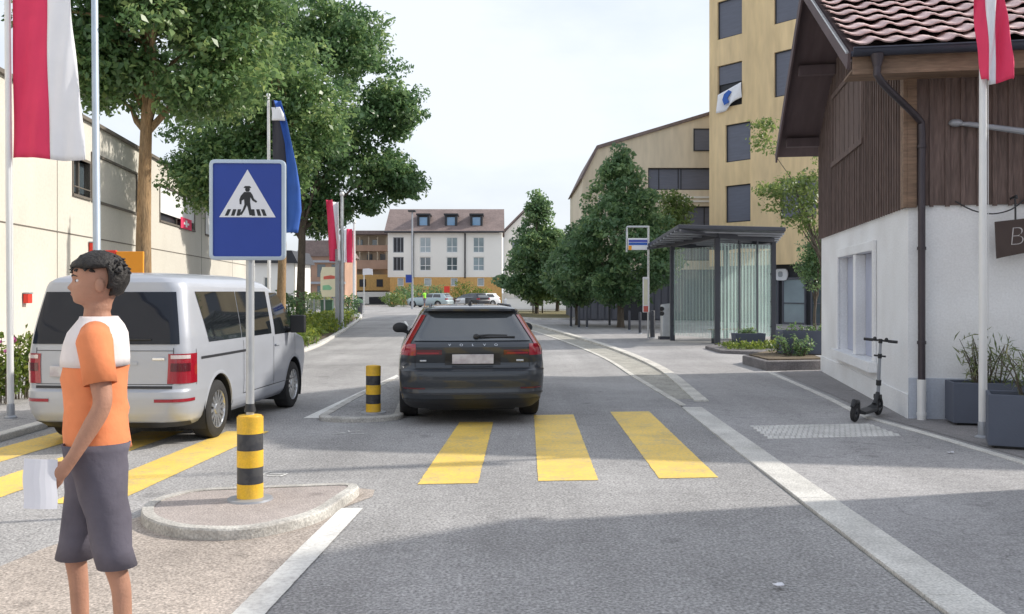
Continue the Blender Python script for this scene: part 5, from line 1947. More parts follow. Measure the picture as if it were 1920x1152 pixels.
GF = 'red and white vertical banners'
k = 1750 / 12.1
cloth_flag('banner_flag', 'large red and white vertical banner at the top left, red half on the left', 12.1,
           [(x - 960) / k for x in (22, 88, 129)], [(x - 960) / k for x in (23, 96, 159)], 3.37, 5.75, ['flag_red', 'flag_white'], GF, ['red_panel', 'white_panel'], .045, 7)
k = 1750 / 10.35
cloth_flag('banner_flag', 'torn red and white banner wrapped round the right flagpole top', 10.35,
           [(x - 960) / k for x in (1825, 1845, 1868, 1880)], [(x - 960) / k for x in (1838, 1849, 1870, 1897)], 3.98, 5.4, ['flag_red', 'flag_white', 'flag_red'], GF, ['red_panel', 'white_panel', 'red_fold'], .05, 8)
D3 = 26.0
k = 1750 / D3
bp_ = flagpole('flagpole', 'thin white flagpole with the blue and black flag behind the sign', (xat(505, D3), D3, 0), zat(182, D3), .045, group='flagpoles along the street', lean=-.03)
f2 = thing('blue_black_flag', 'drooping black and blue flag with a white patch behind the sign', 'flag', (xat(509, D3), D3 - .06, 0))
def strip_flag(root, L, Rr, z1, z0, m, name, wave=.06, ph=0, n=(7, 30), off=0):
    def fn(u, v):
        f = v * (len(L) - 1)
        i = min(int(f), len(L) - 2)
        t = f - i
        a = L[i] + (L[i + 1] - L[i]) * t
        b = Rr[i] + (Rr[i + 1] - Rr[i]) * t
        return (a + (b - a) * u, off + wave * math.sin(5 * u + 3.5 * v + ph), z1 + (z0 - z1) * v)
    return MB().grid(cloth(n[1], n[0], fn)).build(name, M[m], root, smooth=True, solid=.008, angle=180)
s_ = lambda *v: [(x - 509) / k for x in v]
strip_flag(f2, s_(510, 511, 511, 512, 514, 522, 530), s_(515, 526, 535, 538, 538, 537, 536), zat(188, D3), zat(430, D3), 'flag_black', 'black_panel')
strip_flag(f2, s_(515, 526, 535, 538, 538, 537, 536), s_(528, 540, 549, 558, 564, 566, 559), zat(190, D3), zat(437, D3), 'flag_blue', 'blue_panel', ph=5)
strip_flag(f2, s_(511, 512, 512), s_(528, 534, 537), zat(203, D3), zat(228, D3), 'flag_white', 'white_patch', n=(5, 6), off=-.075, wave=.03)
D4 = 40.3
k4 = 1750 / D4
flagpole('flagpole', 'pale flagpole with a red and white banner in the left planting bed', (xat(641, D4), D4, .05), zat(370, D4), .085, 'galv', group='flagpoles along the street')
pp = thing('dark_post', 'dark square post standing against the pale flagpole in the bed', 'post', (xat(633.5, D4), D4 - .1, 0))
MB().box(-.085, .085, -.08, .08, 0, zat(468, D4)).build('post_body', M['sign_back'], pp, bevel=.01)
f3 = thing('banner_flag', 'mid-distance red and white banner hanging left of its pale pole', 'flag', (xat(640, D4), D4 - .22, 0), 0, GF)
s_ = lambda *v: [(x - 640) / k4 for x in v]
strip_flag(f3, s_(613, 615, 617, 620), s_(626, 629, 632, 634), zat(376, D4), zat(491, D4), 'flag_red', 'red_panel', .12)
strip_flag(f3, s_(626, 629, 632, 634), s_(637, 638, 639, 640), zat(380, D4), zat(490, D4), 'flag_white', 'white_panel', .1, 5)
D5 = 70.0
k5 = 1750 / D5
flagpole('flagpole', 'farthest pale flagpole, right of the dark post', (xat(664, D5), D5, 0), zat(420, D5), .11, 'white_metal', group='flagpoles along the street')
f4 = thing('banner_flag', 'farthest red and white banner, its top hidden in leaves', 'flag', (xat(646, D5), D5 - .2, 0), 0, GF)
s_ = lambda *v: [(x - 646) / k5 for x in v]
strip_flag(f4, s_(645, 646, 646), s_(651, 651, 651), zat(432, D5), zat(492, D5), 'flag_white', 'white_panel', .1)
strip_flag(f4, s_(651, 651, 651), s_(661, 662, 662), zat(430, D5), zat(493, D5), 'flag_red', 'red_panel', .1, 4)

# --- bus shelter
Zr = .02
sh = thing('bus_shelter', 'dark steel bus shelter with striped glass walls on the right pavement', 'bus shelter', (6.29, 28.6, 0))
P1, P2, P3 = Vector((0, 0, 0)), Vector((2.12, 1.45, 0)), Vector((-.93, 2.6, 0))
P4 = P2 + P3
def rz_at(p): return 3.42 - .055 * p.y + .012 * p.x
for p in (P1, P2, P3, P4):
    m_ = MB().box(p.x - .075, p.x + .075, p.y - .075, p.y + .075, 0, rz_at(p) - .12)
    m_.build('post', M['dark_metal'], sh, bevel=.01)
# roof: sloping ribbed canopy
rc = [Vector((-1.42, -1.3, 0)), Vector((2.0, -.35, 0)), Vector((3.1, 5.2, 0)), Vector((-1.55, 3.95, 0))]
for p in rc: p.z = rz_at(p) + .02
mb = MB()
mb.rings([[tuple(p) for p in rc], [tuple(p + Vector((0, 0, .12))) for p in rc]])
r_ = mb.build('roof', M['dark_metal'], sh, bevel=.015)
mb = MB()
for i in range(1, 9):
    t = i / 9
    a, b = rc[0].lerp(rc[3], t), rc[1].lerp(rc[2], t)
    mb.beam(a - Vector((0, 0, .02)), b - Vector((0, 0, .02)), .05, .05)
mb.build('roof_rib', M['sign_back'], r_)
mb = MB()
for a, b in ((P1, P3), (P2, P4), (P1, P2), (P3, P4)):
    za, zb_ = rz_at(a) - .06, rz_at(b) - .06
    mb.beam(a + Vector((0, 0, za)), b + Vector((0, 0, zb_)), .1, .14)
for a, b in ((P1, rc[0]), (P3, rc[3])):
    mb.beam(Vector((a.x, a.y, rz_at(a) - .06)), Vector((b.x, b.y, b.z - .05)), .07, .08)
mb.build('roof_beam', M['dark_metal'], sh)


def glass_wall(a, b, z0, n, name, mulls=(), fr=.5, gm='glass_frost'):
    d = (b - a)
    L = d.length
    d.normalize()
    nrm = Vector((d.y, -d.x, 0))
    zt = min(rz_at(a), rz_at(b)) - .22
    mb = MB().fbox(a, d, nrm, (0, 0, 1), (.10, L - .10), (-.006, .006), (z0, zt))
    gl = mb.build(name, M['glass_panel'], sh)
    mb = MB()
    w = (L - .24) / n
    for i in range(n):
        mb.fbox(a, d, nrm, (0, 0, 1), (.12 + i * w + w * .22, .12 + i * w + w * (.22 + fr)), (.0075, .010), (z0 + .01, zt - .01))
    mb.build('frosted_stripes', M[gm], gl)
    mb = MB()
    for t in mulls: mb.fbox(a, d, nrm, (0, 0, 1), (L * t - .03, L * t + .03), (-.03, .03), (0, zt + .1))
    for z in (z0 + .3, z0 + 1.1, z0 + 2.0):
        for q in (.03, L - .13): mb.fbox(a, d, nrm, (0, 0, 1), (q, q + .1), (-.02, .02), (z, z + .05))
    mb.build('glass_bracket', M['dark_metal'], gl)


glass_wall(P3, P1, .2, 13, 'glass_wall', fr=.15)
glass_wall(P1, P2, .2, 15, 'glass_wall', (.38, .70), .34, 'glass_green')
glass_wall(P2, P4, .2, 15, 'glass_wall', fr=.4)
bn = thing('shelter_bench', 'slim bench inside the bus shelter', 'bench', (6.29, 28.6, 0))
d = (P2 - P1).normalized(); nn_ = Vector((-d.y, d.x, 0))
for i in range(3): MB().fbox(P1, d, nn_, (0, 0, 1), (.35, 2.2), (.35 + i * .14, .46 + i * .14), (.44, .47)).build('seat', M['bench_wood'], bn)
for t in (.5, 2.0): MB().fbox(P1, d, nn_, (0, 0, 1), (t, t + .05), (.38, .72), (0, .44)).build('leg', M['dark_metal'], bn)

# --- bus stop pole with panel and timetable
DS = 32.8
ks = 1750 / DS
st = thing('bus_stop_sign', 'bus stop pole with a framed blue and white panel and timetable case', 'bus stop sign', (xat(1215.5, DS), DS, 0))
X = lambda px: (px - 1215.5) / ks
mb = MB().tube([(0, 0, 0), (0, 0, zat(424, DS))], .036, 12)
mb.tube([tuple(p) for p in [(0, 0, zat(425.5, DS)), (X(1176), 0, zat(425.5, DS)), (X(1175.5), 0, zat(427, DS)), (X(1175), 0, zat(473, DS))]], .034, 10)
mb.build('pole', M['galv'], st, smooth=True)
pn = MB().box(X(1177.5), X(1214), -.035, .035, zat(469, DS), zat(447, DS)).build('stop_panel', M['sign_white'], st, bevel=.01)
MB().box(X(1178.5), X(1213.5), -.042, -.036, zat(454.5, DS), zat(450, DS)).build('blue_band', M['purple'], pn)
MB().box(X(1178.5), X(1213.5), -.042, -.036, zat(460, DS), zat(455.3, DS)).build('pale_band', M['flag_blue'], pn)
MB().box(X(1178), X(1184), -.042, -.036, zat(469, DS), zat(461, DS)).build('orange_square', M['orange_sheet'], pn)
tc_ = MB().box(X(1204.5), X(1216.5), -.14, -.052, zat(586, DS), zat(520, DS)).build('timetable_case', M['sign_white'], st, bevel=.015)
MB().box(X(1206), X(1213), -.148, -.141, zat(572, DS), zat(524, DS)).build('timetable_sheet', M['cream'], tc_)
MB().box(X(1205.5), X(1214), -.148, -.141, zat(585, DS), zat(574, DS)).build('red_label', M['mark_red'], tc_)
bx = thing('litter_bin', 'slim pale litter bin with two dark holes beside the shelter post', 'bin', (xat(1247.5, 32), 32, 0))
w_ = .16
MB().rings([[(p.x, p.y, z) for p in rounded([(-w_, -w_), (w_, -w_), (w_, w_), (-w_, w_)], 4, .06)] for z in (.12, 1.12)] + [[(p.x * .9, p.y * .9, 1.2 + .12 * (p.x + w_)) for p in rounded([(-w_, -w_), (w_, -w_), (w_, w_), (-w_, w_)], 4, .06)]]).build('body', M['galv'], bx, smooth=True)
MB().box(-.22, .22, -.2, .2, 0, .11).build('foot', M['dark_metal'], bx, bevel=.01)
mb = MB()
for z in (1.06, .90): mb.cyl((-.14, -.175, z), (-.14, -.12, z), .075, 16); mb.cyl((-.19, -.1, z), (-.15, -.1, z), .075, 16)
mb.build('hole', M['black'], bx)
GP = 'dark posts on the stop pavement'
for px, py, h, lab in ((1223.5, 635, .98, 'thick dark post right behind the bus stop pole'), (1200, 627, .85, 'dark post just left of the timetable case'), (1180, 621, .85, 'slim dark post in front of the tall conical tree, left of the timetable'),
                       (1143, 612, .95, 'dark post to the left of the conical tree trunk'), (1100.5, 616, 1.0, 'rightmost of the three posts at the lawn corner'), (1085.5, 616, 1.0, 'middle post of the three at the lawn corner'), (1070.5, 614, .95, 'leftmost post of the three at the lawn corner')):
    p_ = thing('street_post', lab, 'post', (*g(px, py), 0), 0, GP)
    r_ = .085 if px > 1220 else .055
    MB().lathe([(r_, 0), (r_, h - .03), (r_ * .8, h), (r_ * .3, h + .01)], 14).build('shaft', M['dark_metal'], p_, smooth=True)
    MB().lathe([(r_ * 1.5, 0), (r_ * 1.5, .03), (r_ * 1.1, .05)], 14).build('foot', M['sign_back'], p_, smooth=True)

# --- planters
def planter(label, x0, x1, y0, y1, h, loc, rz, m='planter', group='dark rectangular planters', taper=.0):
    p = thing('planter', label, 'planter', loc, rz, group)
    t = .035
    mb = MB()
    o_ = lambda z, q, e: [(x0 + e - q, y0 + e - q, z), (x1 - e + q, y0 + e - q, z), (x1 - e + q, y1 - e + q, z), (x0 + e - q, y1 - e + q, z)]
    mb.rings([o_(0.03, 0, taper), o_(h, 0, 0), o_(h, -t, 0), o_(h - .07, -t, 0)], cap=False)
    mb.build('box', M[m], p, bevel=.008)
    MB().box(x0 + t, x1 - t, y0 + t, y1 - t, h - .12, h - .07).build('soil', M['earth'], p)
    MB().box(x0 + .06, x1 - .06, y0 + .06, y1 - .06, 0, .035).build('foot', M['black'], p)
    return p


def bushy(name, label, cat, loc, rx, ry, h, n, size, m, seed, stems=8, z0=0, aspect=.25, group=None, droop=.5):
    rs = np.random.RandomState(seed)
    root = thing(name, label, cat, loc, 0, group)
    mb = MB()
    pts, ups = [], []
    for i in range(stems):
        a = rs.uniform(0, 2 * PI)
        q = rs.uniform(0, 1) ** .5
        b = Vector((q * rx * .55 * math.cos(a), q * ry * .55 * math.sin(a), z0))
        e = Vector((q * rx * math.cos(a) + rs.normal() * rx * .25, q * ry * math.sin(a) + rs.normal() * ry * .25, z0 + h * rs.uniform(.55, 1)))
        mid = b.lerp(e, .5) + Vector((0, 0, h * .08))
        mb.tube([b, mid, e], [.008, .006, .003], 5)
        m_ = n // stems
        t = rs.uniform(.15, 1.02, m_)
        for tt in t:
            p = b.lerp(mid, tt * 2) if tt < .5 else mid.lerp(e, tt * 2 - 1)
            pts.append(p + Vector(rs.normal(size=3) * size * .45))
    mb.build('stems', M['bark_dark'], root, smooth=True)
    P = np.array([tuple(p) for p in pts])
    nr = rs.normal(size=P.shape) * .5 + np.array([0, 0, .5])
    up = rs.normal(size=P.shape) * .8 + np.array([0, 0, droop])
    leaf_mesh('foliage', P, nr, size, M[m], seed + 1, root, aspect=aspect, up=up)
    return root


planter('dark planter against the plaster house, behind the white flagpole', 0, 1.5, 0, .42, .52, (5.38, 11.38, .02), R(-12))
planter('nearest dark planter at the right picture edge, in front of the flagpole', 0, 1.6, 0, .5, .56, (4.96, 9.72, .02), R(-24))
bushy('reed_plant', 'wispy tall grass growing in the planter against the house wall', 'plant', (5.85, 11.5, .02), .38, .16, .62, 420, .15, 'leaf_reed', 41, 26, .46, .12, droop=1.3)
bushy('reed_plant', 'wispy tall grass growing in the nearest right planter', 'plant', (5.60, 9.75, .02), .55, .2, .62, 520, .15, 'leaf_reed', 42, 30, .5, .12, droop=1.3)
planter('small blue-grey planter in front of the shelter glass', 0, .86, 0, .45, .44, (xat(1379, 25.8), 25.8, .05), R(3), 'planter_blue', taper=.04)
planter('blue-grey planter on the raised bed beside the house corner', 0, 1.6, 0, .6, .55, (xat(1468, 20.9), 20.9, .22), R(0), 'planter_blue', taper=.03)
bushy('low_shrub', 'low green shrub in the small planter by the shelter glass', 'plant', (xat(1406, 26), 26.05, .05), .36, .15, .2, 200, .08, 'leaf_deep', 43, 14, .38, .5)
bushy('low_shrub', 'green plants topping the planter on the raised bed', 'plant', (xat(1515, 21.2), 21.2, .22), .6, .22, .2, 260, .08, 'leaf_deep', 44, 16, .48, .5)
bushy('low_shrub', 'dark green shrub spilling over the raised bed left of its planter', 'plant', (xat(1492, 20.5), 20.55, .2), .4, .2, .5, 520, .085, 'leaf_cone', 45, 22, .0, .5)
bushy('low_shrub', 'yellowish shrub at the back of the raised bed by the house', 'plant', (xat(1462, 21.6), 21.5, .2), .35, .25, .42, 300, .09, 'leaf_bed', 46, 16, .0, .4)
scatter('ground_cover', 'green creeping plants at the foot of the shelter glass', 'plants', [(xat(1350, 26.5), 25.0), (xat(1440, 26.5), 25.0), (xat(1450, 27), 27.2), (xat(1362, 27), 27.2)], 2600, .34, .09, 'leaf_bed', 47, clump=40, clumpr=.3, aspect=.5)
rb = thing('raised_bed', 'raised bed edged in dark stone beside the house corner', 'raised bed', (0, 0, 0))
pts = [g(1392, 684), g(1437, 697), (6.7, 19.55), (7.0, 22.4), g(1440, 674)]
MB().prism([(p[0], p[1]) for p in pts], 0, .21).build('stone_edge', M['bed_stone'], rb, bevel=.02)
c_ = Vector((sum(p[0] for p in pts) / 5, sum(p[1] for p in pts) / 5))
MB().prism([tuple(Vector(p[:2]).lerp(c_, .16)) for p in pts], .2, .235).build('soil', M['earth'], rb)
rb2 = thing('raised_bed', 'low stone bed under the creeping plants by the shelter', 'raised bed', (0, 0, 0))
pts = [g(1322, 655), g(1352, 664), g(1450, 668), (8.6, 27.4), (6.1, 27.4)]
MB().prism([(p[0], p[1]) for p in pts], 0, .10).build('stone_edge', M['bed_stone'], rb2, bevel=.02)

# --- e-scooter
sc = thing('kick_scooter', 'black kick scooter leaning by the plaster house corner', 'scooter', (4.30, 11.72, .015), math.atan2(.62, .52), None)
ru, rr_ = .115, .028
def swheel(x, z=0):
    mb = MB()
    m2 = MB().lathe([(ru * .5, -.022), (ru * .93, -.024), (ru, -.01), (ru, .01), (ru * .93, .024), (ru * .5, .022)], 28, cap=False)
    mb.add([(q[0] + x, q[2], q[1] + ru) for q in m2.v], m2.f)
    w = mb.build('wheel', M['rubber'], sc, smooth=True)
    mb = MB().cyl((x, -.02, ru), (x, .02, ru), ru * .52, 18)
    mb.cyl((x, -.035, ru), (x, .035, ru), .02, 10)
    mb.build('hub', M['dark_rim'], w, smooth=True)
swheel(0); swheel(.86)
MB().rings([[(x, y * wv, z + h_) for y, h_ in ((-.075, -.02), (.075, -.02), (.075, .02), (-.075, .02))] for x, wv, z in ((.10, .5, .125), (.17, 1, .10), (.60, 1, .10), (.70, .6, .135), (.74, .4, .19))]).build('deck', M['black'], sc, bevel=.008)
mb = MB()
mb.tube([(.12, 0, .12), (.06, 0, .245), (-.06, 0, .26), (-.125, 0, .20)], [.025, .035, .035, .02], 8)
mb.build('rear_fender', M['black'], sc, smooth=True)
mb = MB()
mb.tube([(.70, 0, .16), (.80, 0, .30)], [.03, .03], 8)
mb.fbox((.80, 0, .25), (1, 0, 0), (0, 1, 0), (0, 0, 1), (-.03, .03), (-.045, .045), (-.02, .03))
for s in (-1, 1): mb.tube([(.81, s * .04, .26), (.86, s * .042, ru)], .013, 8)
mb.build('front_fork', M['black'], sc, smooth=True)
MB().tube([(.815, 0, .25), (.80, 0, .42), (.755, 0, 1.0)], [.024, .022, .018], 12).build('stem', M['sign_back'], sc, smooth=True)
MB().cyl((.803, 0, .40), (.797, 0, .47), .034, 12).build('folding_joint', M['black'], sc, smooth=True)
mb = MB().tube([(.772, -.075, .79), (.772, .075, .79)], .012, 8)
mb.cyl((.776, 0, .76), (.770, 0, .82), .026, 12)
mb.build('stem_clamp', M['black'], sc, smooth=True)
mb = MB().tube([(.755, -.20, .995), (.755, .20, .995)], .013, 8)
for s in (-1, 1):
    mb.tube([(.755, s * .10, .995), (.755, s * .215, .995)], .020, 10)
    mb.tube([(.76, s * .10, .99), (.81, s * .16, .985)], .008, 6)
    mb.ball((.755, s * .075, 1.01), (.025, .025, .03), 10, 6)
mb.cyl((.755, 0, .96), (.752, 0, 1.015), .026, 12)
mb.build('handlebar', M['black'], sc, smooth=True)
MB().tube([(.35, .06, .09), (.33, .17, .0)], .009, 6).build('kickstand', M['dark_metal'], sc, smooth=True)
sc.rotation_euler = (R(4), 0, math.atan2(.62, .52))

# --- litter scraps
for px, py, lab in ((1783, 853, 'white scrap of paper lying on the pavement near the right planter'), (1460, 1105, 'white scrap lying on the shaded road in the foreground')):
    X, Y = g(px, py)
    t_ = thing('litter', lab, 'litter', (X, Y, .0))
    rs = np.random.RandomState(px)
    MB().grid([[(i * .018 - .03 + rs.normal() * .003, j * .016 - .02 + rs.normal() * .003, .022 + abs(rs.normal()) * .006 + (.012 if px == 1783 else 0) * 0) for i in range(4)] for j in range(4)]).build('scrap', M['paper'], t_, smooth=True, solid=.002)

# --- orange board and red plate behind the van
ab = thing('advertising_board', 'orange board with a red edge standing behind the van roof', 'board', (xat(200, 15.6), 15.6, 0))
MB().box(.17, .62, -.03, .03, 1.3, 2.32).build('orange_panel', M['orange_sheet'], ab, bevel=.01)
MB().box(-.02, .168, -.035, .035, 1.3, 2.34).build('red_panel', M['red_sheet'], ab, bevel=.01)
for x in (.02, .58): MB().box(x - .03, x + .03, .035, .08, 0, 2.2).build('post', M['dark_metal'], ab)
def wall_point(px):
    k_ = (px - 960) / 1750
    y_ = -8.6 / (k_ + .126)
    return (k_ * y_, y_)
for px, py, w_, h_, lab in ((46, 560, .075, .11, 'small red box on the cream wall at the left edge of the van'), (172, 466, .17, .15, 'small red sign box on the cream wall above the pedestrian')):
    x_, y_ = wall_point(px)
    rp = thing('red_box', lab, 'box', (x_, y_, zat(py, y_)), R(7.2))
    MB().box(.014, .13, -w_ * 1.6, w_ * 1.6, -h_, h_).build('box_body', M['red_sheet'], rp, bevel=.01)
    MB().box(.01, .15, -w_ * 1.7, w_ * 1.7, h_ + .002, h_ + .03).build('cover', M['sign_back'], rp)
for i, (px, d_, h_, lab) in enumerate(((6, 13.6, .95, 'tall pink flowering plant at the left picture edge'), (34, 14.2, 1.1, 'leafy flowering plant between the left flagpole and the van'))):
    r_ = bushy('flowering_plant', lab, 'plant', (xat(px, d_), d_, .02), .30, .25, h_, 420, .12, 'leaf_bed', 51 + i, 14, 0, .4, 'flowering plants by the left flagpole', .8)
    rs = np.random.RandomState(61 + i)
    c_ = np.repeat(np.stack([rs.uniform(-.25, .25, 3), rs.uniform(-.2, .2, 3), rs.uniform(.75, 1.0, 3) * h_], 1), 10, 0)
    leaf_mesh('blossom', c_ + rs.normal(size=c_.shape) * .025, rs.normal(size=c_.shape), .07, M['petal' if i == 0 else 'leaf_bed'], 71 + i, r_, aspect=.8)

# ------------------------------------------------------------------ far things
fl_ = thing('street_lamp', 'tall thin lamp post in front of the white apartment block', 'street lamp', (xat(773, 88), 88, 0))
zt_ = zat(398, 88)
MB().tube([(0, 0, 0), (0, 0, zt_)], [.11, .07], 10).build('pole', M['sign_back'], fl_, smooth=True)
MB().box(-.35, .35, -.6, .25, zt_, zt_ + .14).build('lamp_head', M['frame_dark'], fl_, bevel=.03)
bs = thing('road_sign', 'small blue square road sign fixed to the far lamp post', 'sign', (xat(767, 88), 87.8, 0))
MB().box(-.28, .28, -.03, .03, zat(530, 88), zat(516, 88)).build('face', M['sign_blue'], bs)
MB().box(-.31, .31, -.02, .04, zat(531, 88), zat(515, 88)).build('rim', M['sign_back'], bs)
rsn = thing('red_sign', 'red square sign above the pale teal car in front of the white block', 'sign', (xat(838, 106), 106, 0))
MB().box(-.32, .32, -.03, .03, zat(549, 106), zat(537, 106)).build('face', M['red_sheet'], rsn)
MB().cyl((0, .05, 0), (0, .05, zat(548, 106)), .04, 8).build('post', M['sign_back'], rsn)
ov = thing('oval_board', 'cream barrel-shaped advertising board with faded red and green print', 'board', (xat(617, 58), 58, 0))
ko = 1750 / 58
w1, w2, z0, z1 = 13 / ko, 16 / ko, zat(557, 58), zat(501, 58)
zm = (z0 + z1) / 2
MB().plate([(-w1, z0), (w1, z0), (w2, z0 + .4), (w2 * 1.02, zm), (w2, z1 - .4), (w1, z1), (-w1, z1), (-w2, z1 - .4), (-w2 * 1.02, zm), (-w2, z0 + .4)], (0, 0, 0), (1, 0, 0), (0, 0, 1), -.12, 0).build('panel', M['cream'], ov)
mb = MB().plate([(-.34, 0), (.36, .04), (.36, .2), (.1, .26), (-.34, .18)], (0, 0, zm + .16), (1, 0, 0), (0, 0, 1), .002, .012)
mb.build('red_print', M['mark_red'], ov)
MB().plate([(-.4, 0), (.1, 0), (.2, .12), (.0, .32), (-.4, .28)], (0, 0, zm - .5), (1, 0, 0), (0, 0, 1), .002, .012).build('green_print', M['mark_green'], ov)
for x in (-.3, .3): MB().cyl((x, .06, 0), (x, .06, z0 + .2), .04, 8).build('leg', M['sign_back'], ov)
ws = thing('white_sign', 'small white board on a slim post between the far flag and the white block', 'sign', (xat(689, 72), 72, 0))
MB().plate([(-.36, 0), (.30, .03), (.42, -.02), (.40, .45), (.1, .52), (-.36, .48)], (0, 0, zat(516, 72)), (1, 0, 0), (0, 0, 1), 0, .04).build('panel', M['sign_white'], ws)
MB().cyl((-.28, .05, 0), (-.28, .05, zat(505, 72)), .045, 8).build('post', M['galv'], ws)
bn2 = thing('waste_bin', 'dark waste bin at the far end of the left planting bed', 'bin', (xat(672, 68), 68, 0))
MB().lathe([(.26, 0), (.30, .05), (.32, .8), (.34, .82), (.30, .95)], 16).build('body', M['dark_metal'], bn2, smooth=True)
MB().lathe([(.35, .82), (.33, 1.0), (.2, 1.12), (.02, 1.16)], 16).build('lid', M['green_box'], bn2, smooth=True)
fe = thing('mesh_fence', 'low grey fence behind the planting bed, below the oval board', 'fence', (xat(560, 64), 64, 0))
mb = MB()
for i in range(24): mb.box(i * .09, i * .09 + .03, 0, .02, .1, 1.1)
mb.build('panel', M['fence_grey'], fe)
for x in (0, 1.05, 2.1): MB().box(x - .03, x + .03, -.02, .04, 0, 1.15).build('post', M['fence_grey'], fe)
gc = thing('green_cabinet', 'dark green cabinet under the oval board', 'cabinet', (xat(612, 61), 61, 0))
MB().box(-.35, .42, -.2, .25, .06, 1.05).build('body', M['green_box'], gc, bevel=.02)
MB().box(-.38, .45, -.23, .28, 1.05, 1.1).build('lid', M['green_box'], gc)
MB().box(-.3, .0, -.212, -.201, .15, .95).build('door', M['green_box'], gc)
ls = thing('lawn_sign', 'grey back of a sign board on two short posts standing on the lawn', 'sign', (xat(1006, 67), 67, 0))
kl = 1750 / 67
MB().box(-.46, .50, -.03, .03, .62, 1.45).build('panel', M['sign_back'], ls, bevel=.01)
for x in (-.25, .42): MB().box(x - .05, x + .05, .035, .09, 0, 1.4).build('post', M['bark_dark'], ls)
# hedges and shrubs before the far block
def hedge(label, px, d, rx, h, n, m, seed, name='shrub', size=.22):
    rs = np.random.RandomState(seed)
    root = thing(name, label, 'shrub', (xat(px, d), d, 0))
    a = rs.normal(size=(n, 3))
    a /= np.linalg.norm(a, axis=1, keepdims=True)
    r = rs.uniform(.55, 1, n)[:, None] * (1 + .18 * np.sin(a[:, :1] * 6 + a[:, 2:] * 5))
    P = a * r * np.array([rx, rx * .8, h * .5]) + np.array([0, 0, h * .5])
    leaf_mesh('foliage', P, a + rs.normal(size=a.shape) * .5, size, M[m], seed, root)
    MB().tube([(0, 0, 0), (.05, 0, h * .4), (.0, .05, h * .7)], [.06, .05, .02], 6).build('stem', M['bark_dark'], root)
hedge('light green rounded shrub left of the far lamp post', 737, 100, 1.3, 1.6, 900, 'leaf_pale', 81)
hedge('dark green shrub right at the foot of the far lamp post', 757, 103, 1.4, 2.4, 900, 'leaf_deep', 82)
hedge('dark bush at the foot of the white block, left of the hi-vis figure', 782, 108, 1.5, 2.6, 900, 'leaf_deep', 83)
hedge('bush between the red sign and the hi-vis figure', 818, 110, 1.4, 2.5, 900, 'leaf_deep', 84)
hedge('yellow-green bush right of the red sign', 868, 110, 1.5, 2.9, 900, 'leaf_bed', 85)
hedge('low bush in front of the right end of the white block', 902, 110, 1.4, 2.2, 800, 'leaf_bed', 86)
hedge('long bright green hedge behind the mesh fence', 582, 72, 1.6, 1.7, 1200, 'leaf_pale', 87, 'hedge')
hedge('dark shrub beside the pale flagpole in the bed', 652, 55, .7, 1.5, 700, 'leaf_deep', 88, size=.15)
hedge('dark bush at the left of the tree trunks in the bed', 540, 40, .9, 1.7, 900, 'leaf_deep', 89, size=.16)


# ------------------------------------------------------------------ people
def skin_body(nodes, edges, root_i, name, m, parent, sub=2):
    me = bpy.data.meshes.new(name)
    me.from_pydata([n[0] for n in nodes], edges, [])
    o = bpy.data.objects.new(name, me)
    COL.objects.link(o)
    md = o.modifiers.new('skin', 'SKIN')
    md.use_smooth_shade = True
    sv = me.skin_vertices[0].data
    for i, n in enumerate(nodes):
        r = n[1]
        sv[i].radius = r if hasattr(r, '__len__') else (r, r)
        sv[i].use_root = (i == root_i)
    ss = o.modifiers.new('sub', 'SUBSURF')
    ss.levels = ss.render_levels = sub
    bpy.context.view_layer.update()
    nm = bpy.data.meshes.new_from_object(o.evaluated_get(bpy.context.evaluated_depsgraph_get()))
    bpy.data.objects.remove(o)
    nm.name = name
    nm.polygons.foreach_set('use_smooth', [True] * len(nm.polygons))
    nm.materials.clear()
    nm.materials.append(m)
    ob = bpy.data.objects.new(name, nm)
    COL.objects.link(ob)
    ob.parent = parent
    return ob


HEAD = [(1.585, -.042, .062, .054, 0), (1.606, -.058, .064, .054, 0), (1.615, -.086, .066, .052, 0), (1.626, -.097, .070, .055, 0), (1.638, -.096, .076, .061, 0), (1.648, -.100, .081, .064, .004), (1.653, -.0985, .083, .066, .002), (1.660, -.101, .086, .068, .004), (1.668, -.099, .088, .069, .004),
        (1.674, -.098, .09, .071, .016), (1.682, -.097, .093, .073, .027), (1.694, -.095, .096, .075, .021), (1.706, -.092, .099, .0765, .014), (1.716, -.089, .1, .077, .010), (1.726, -.093, .102, .078, .009), (1.737, -.101, .102, .078, .003), (1.76, -.101, .1, .077, 0), (1.79, -.088, .09, .07, 0), (1.815, -.064, .066, .053, 0), (1.828, -.036, .038, .03, 0), (1.833, -.01, .012, .008, 0)]


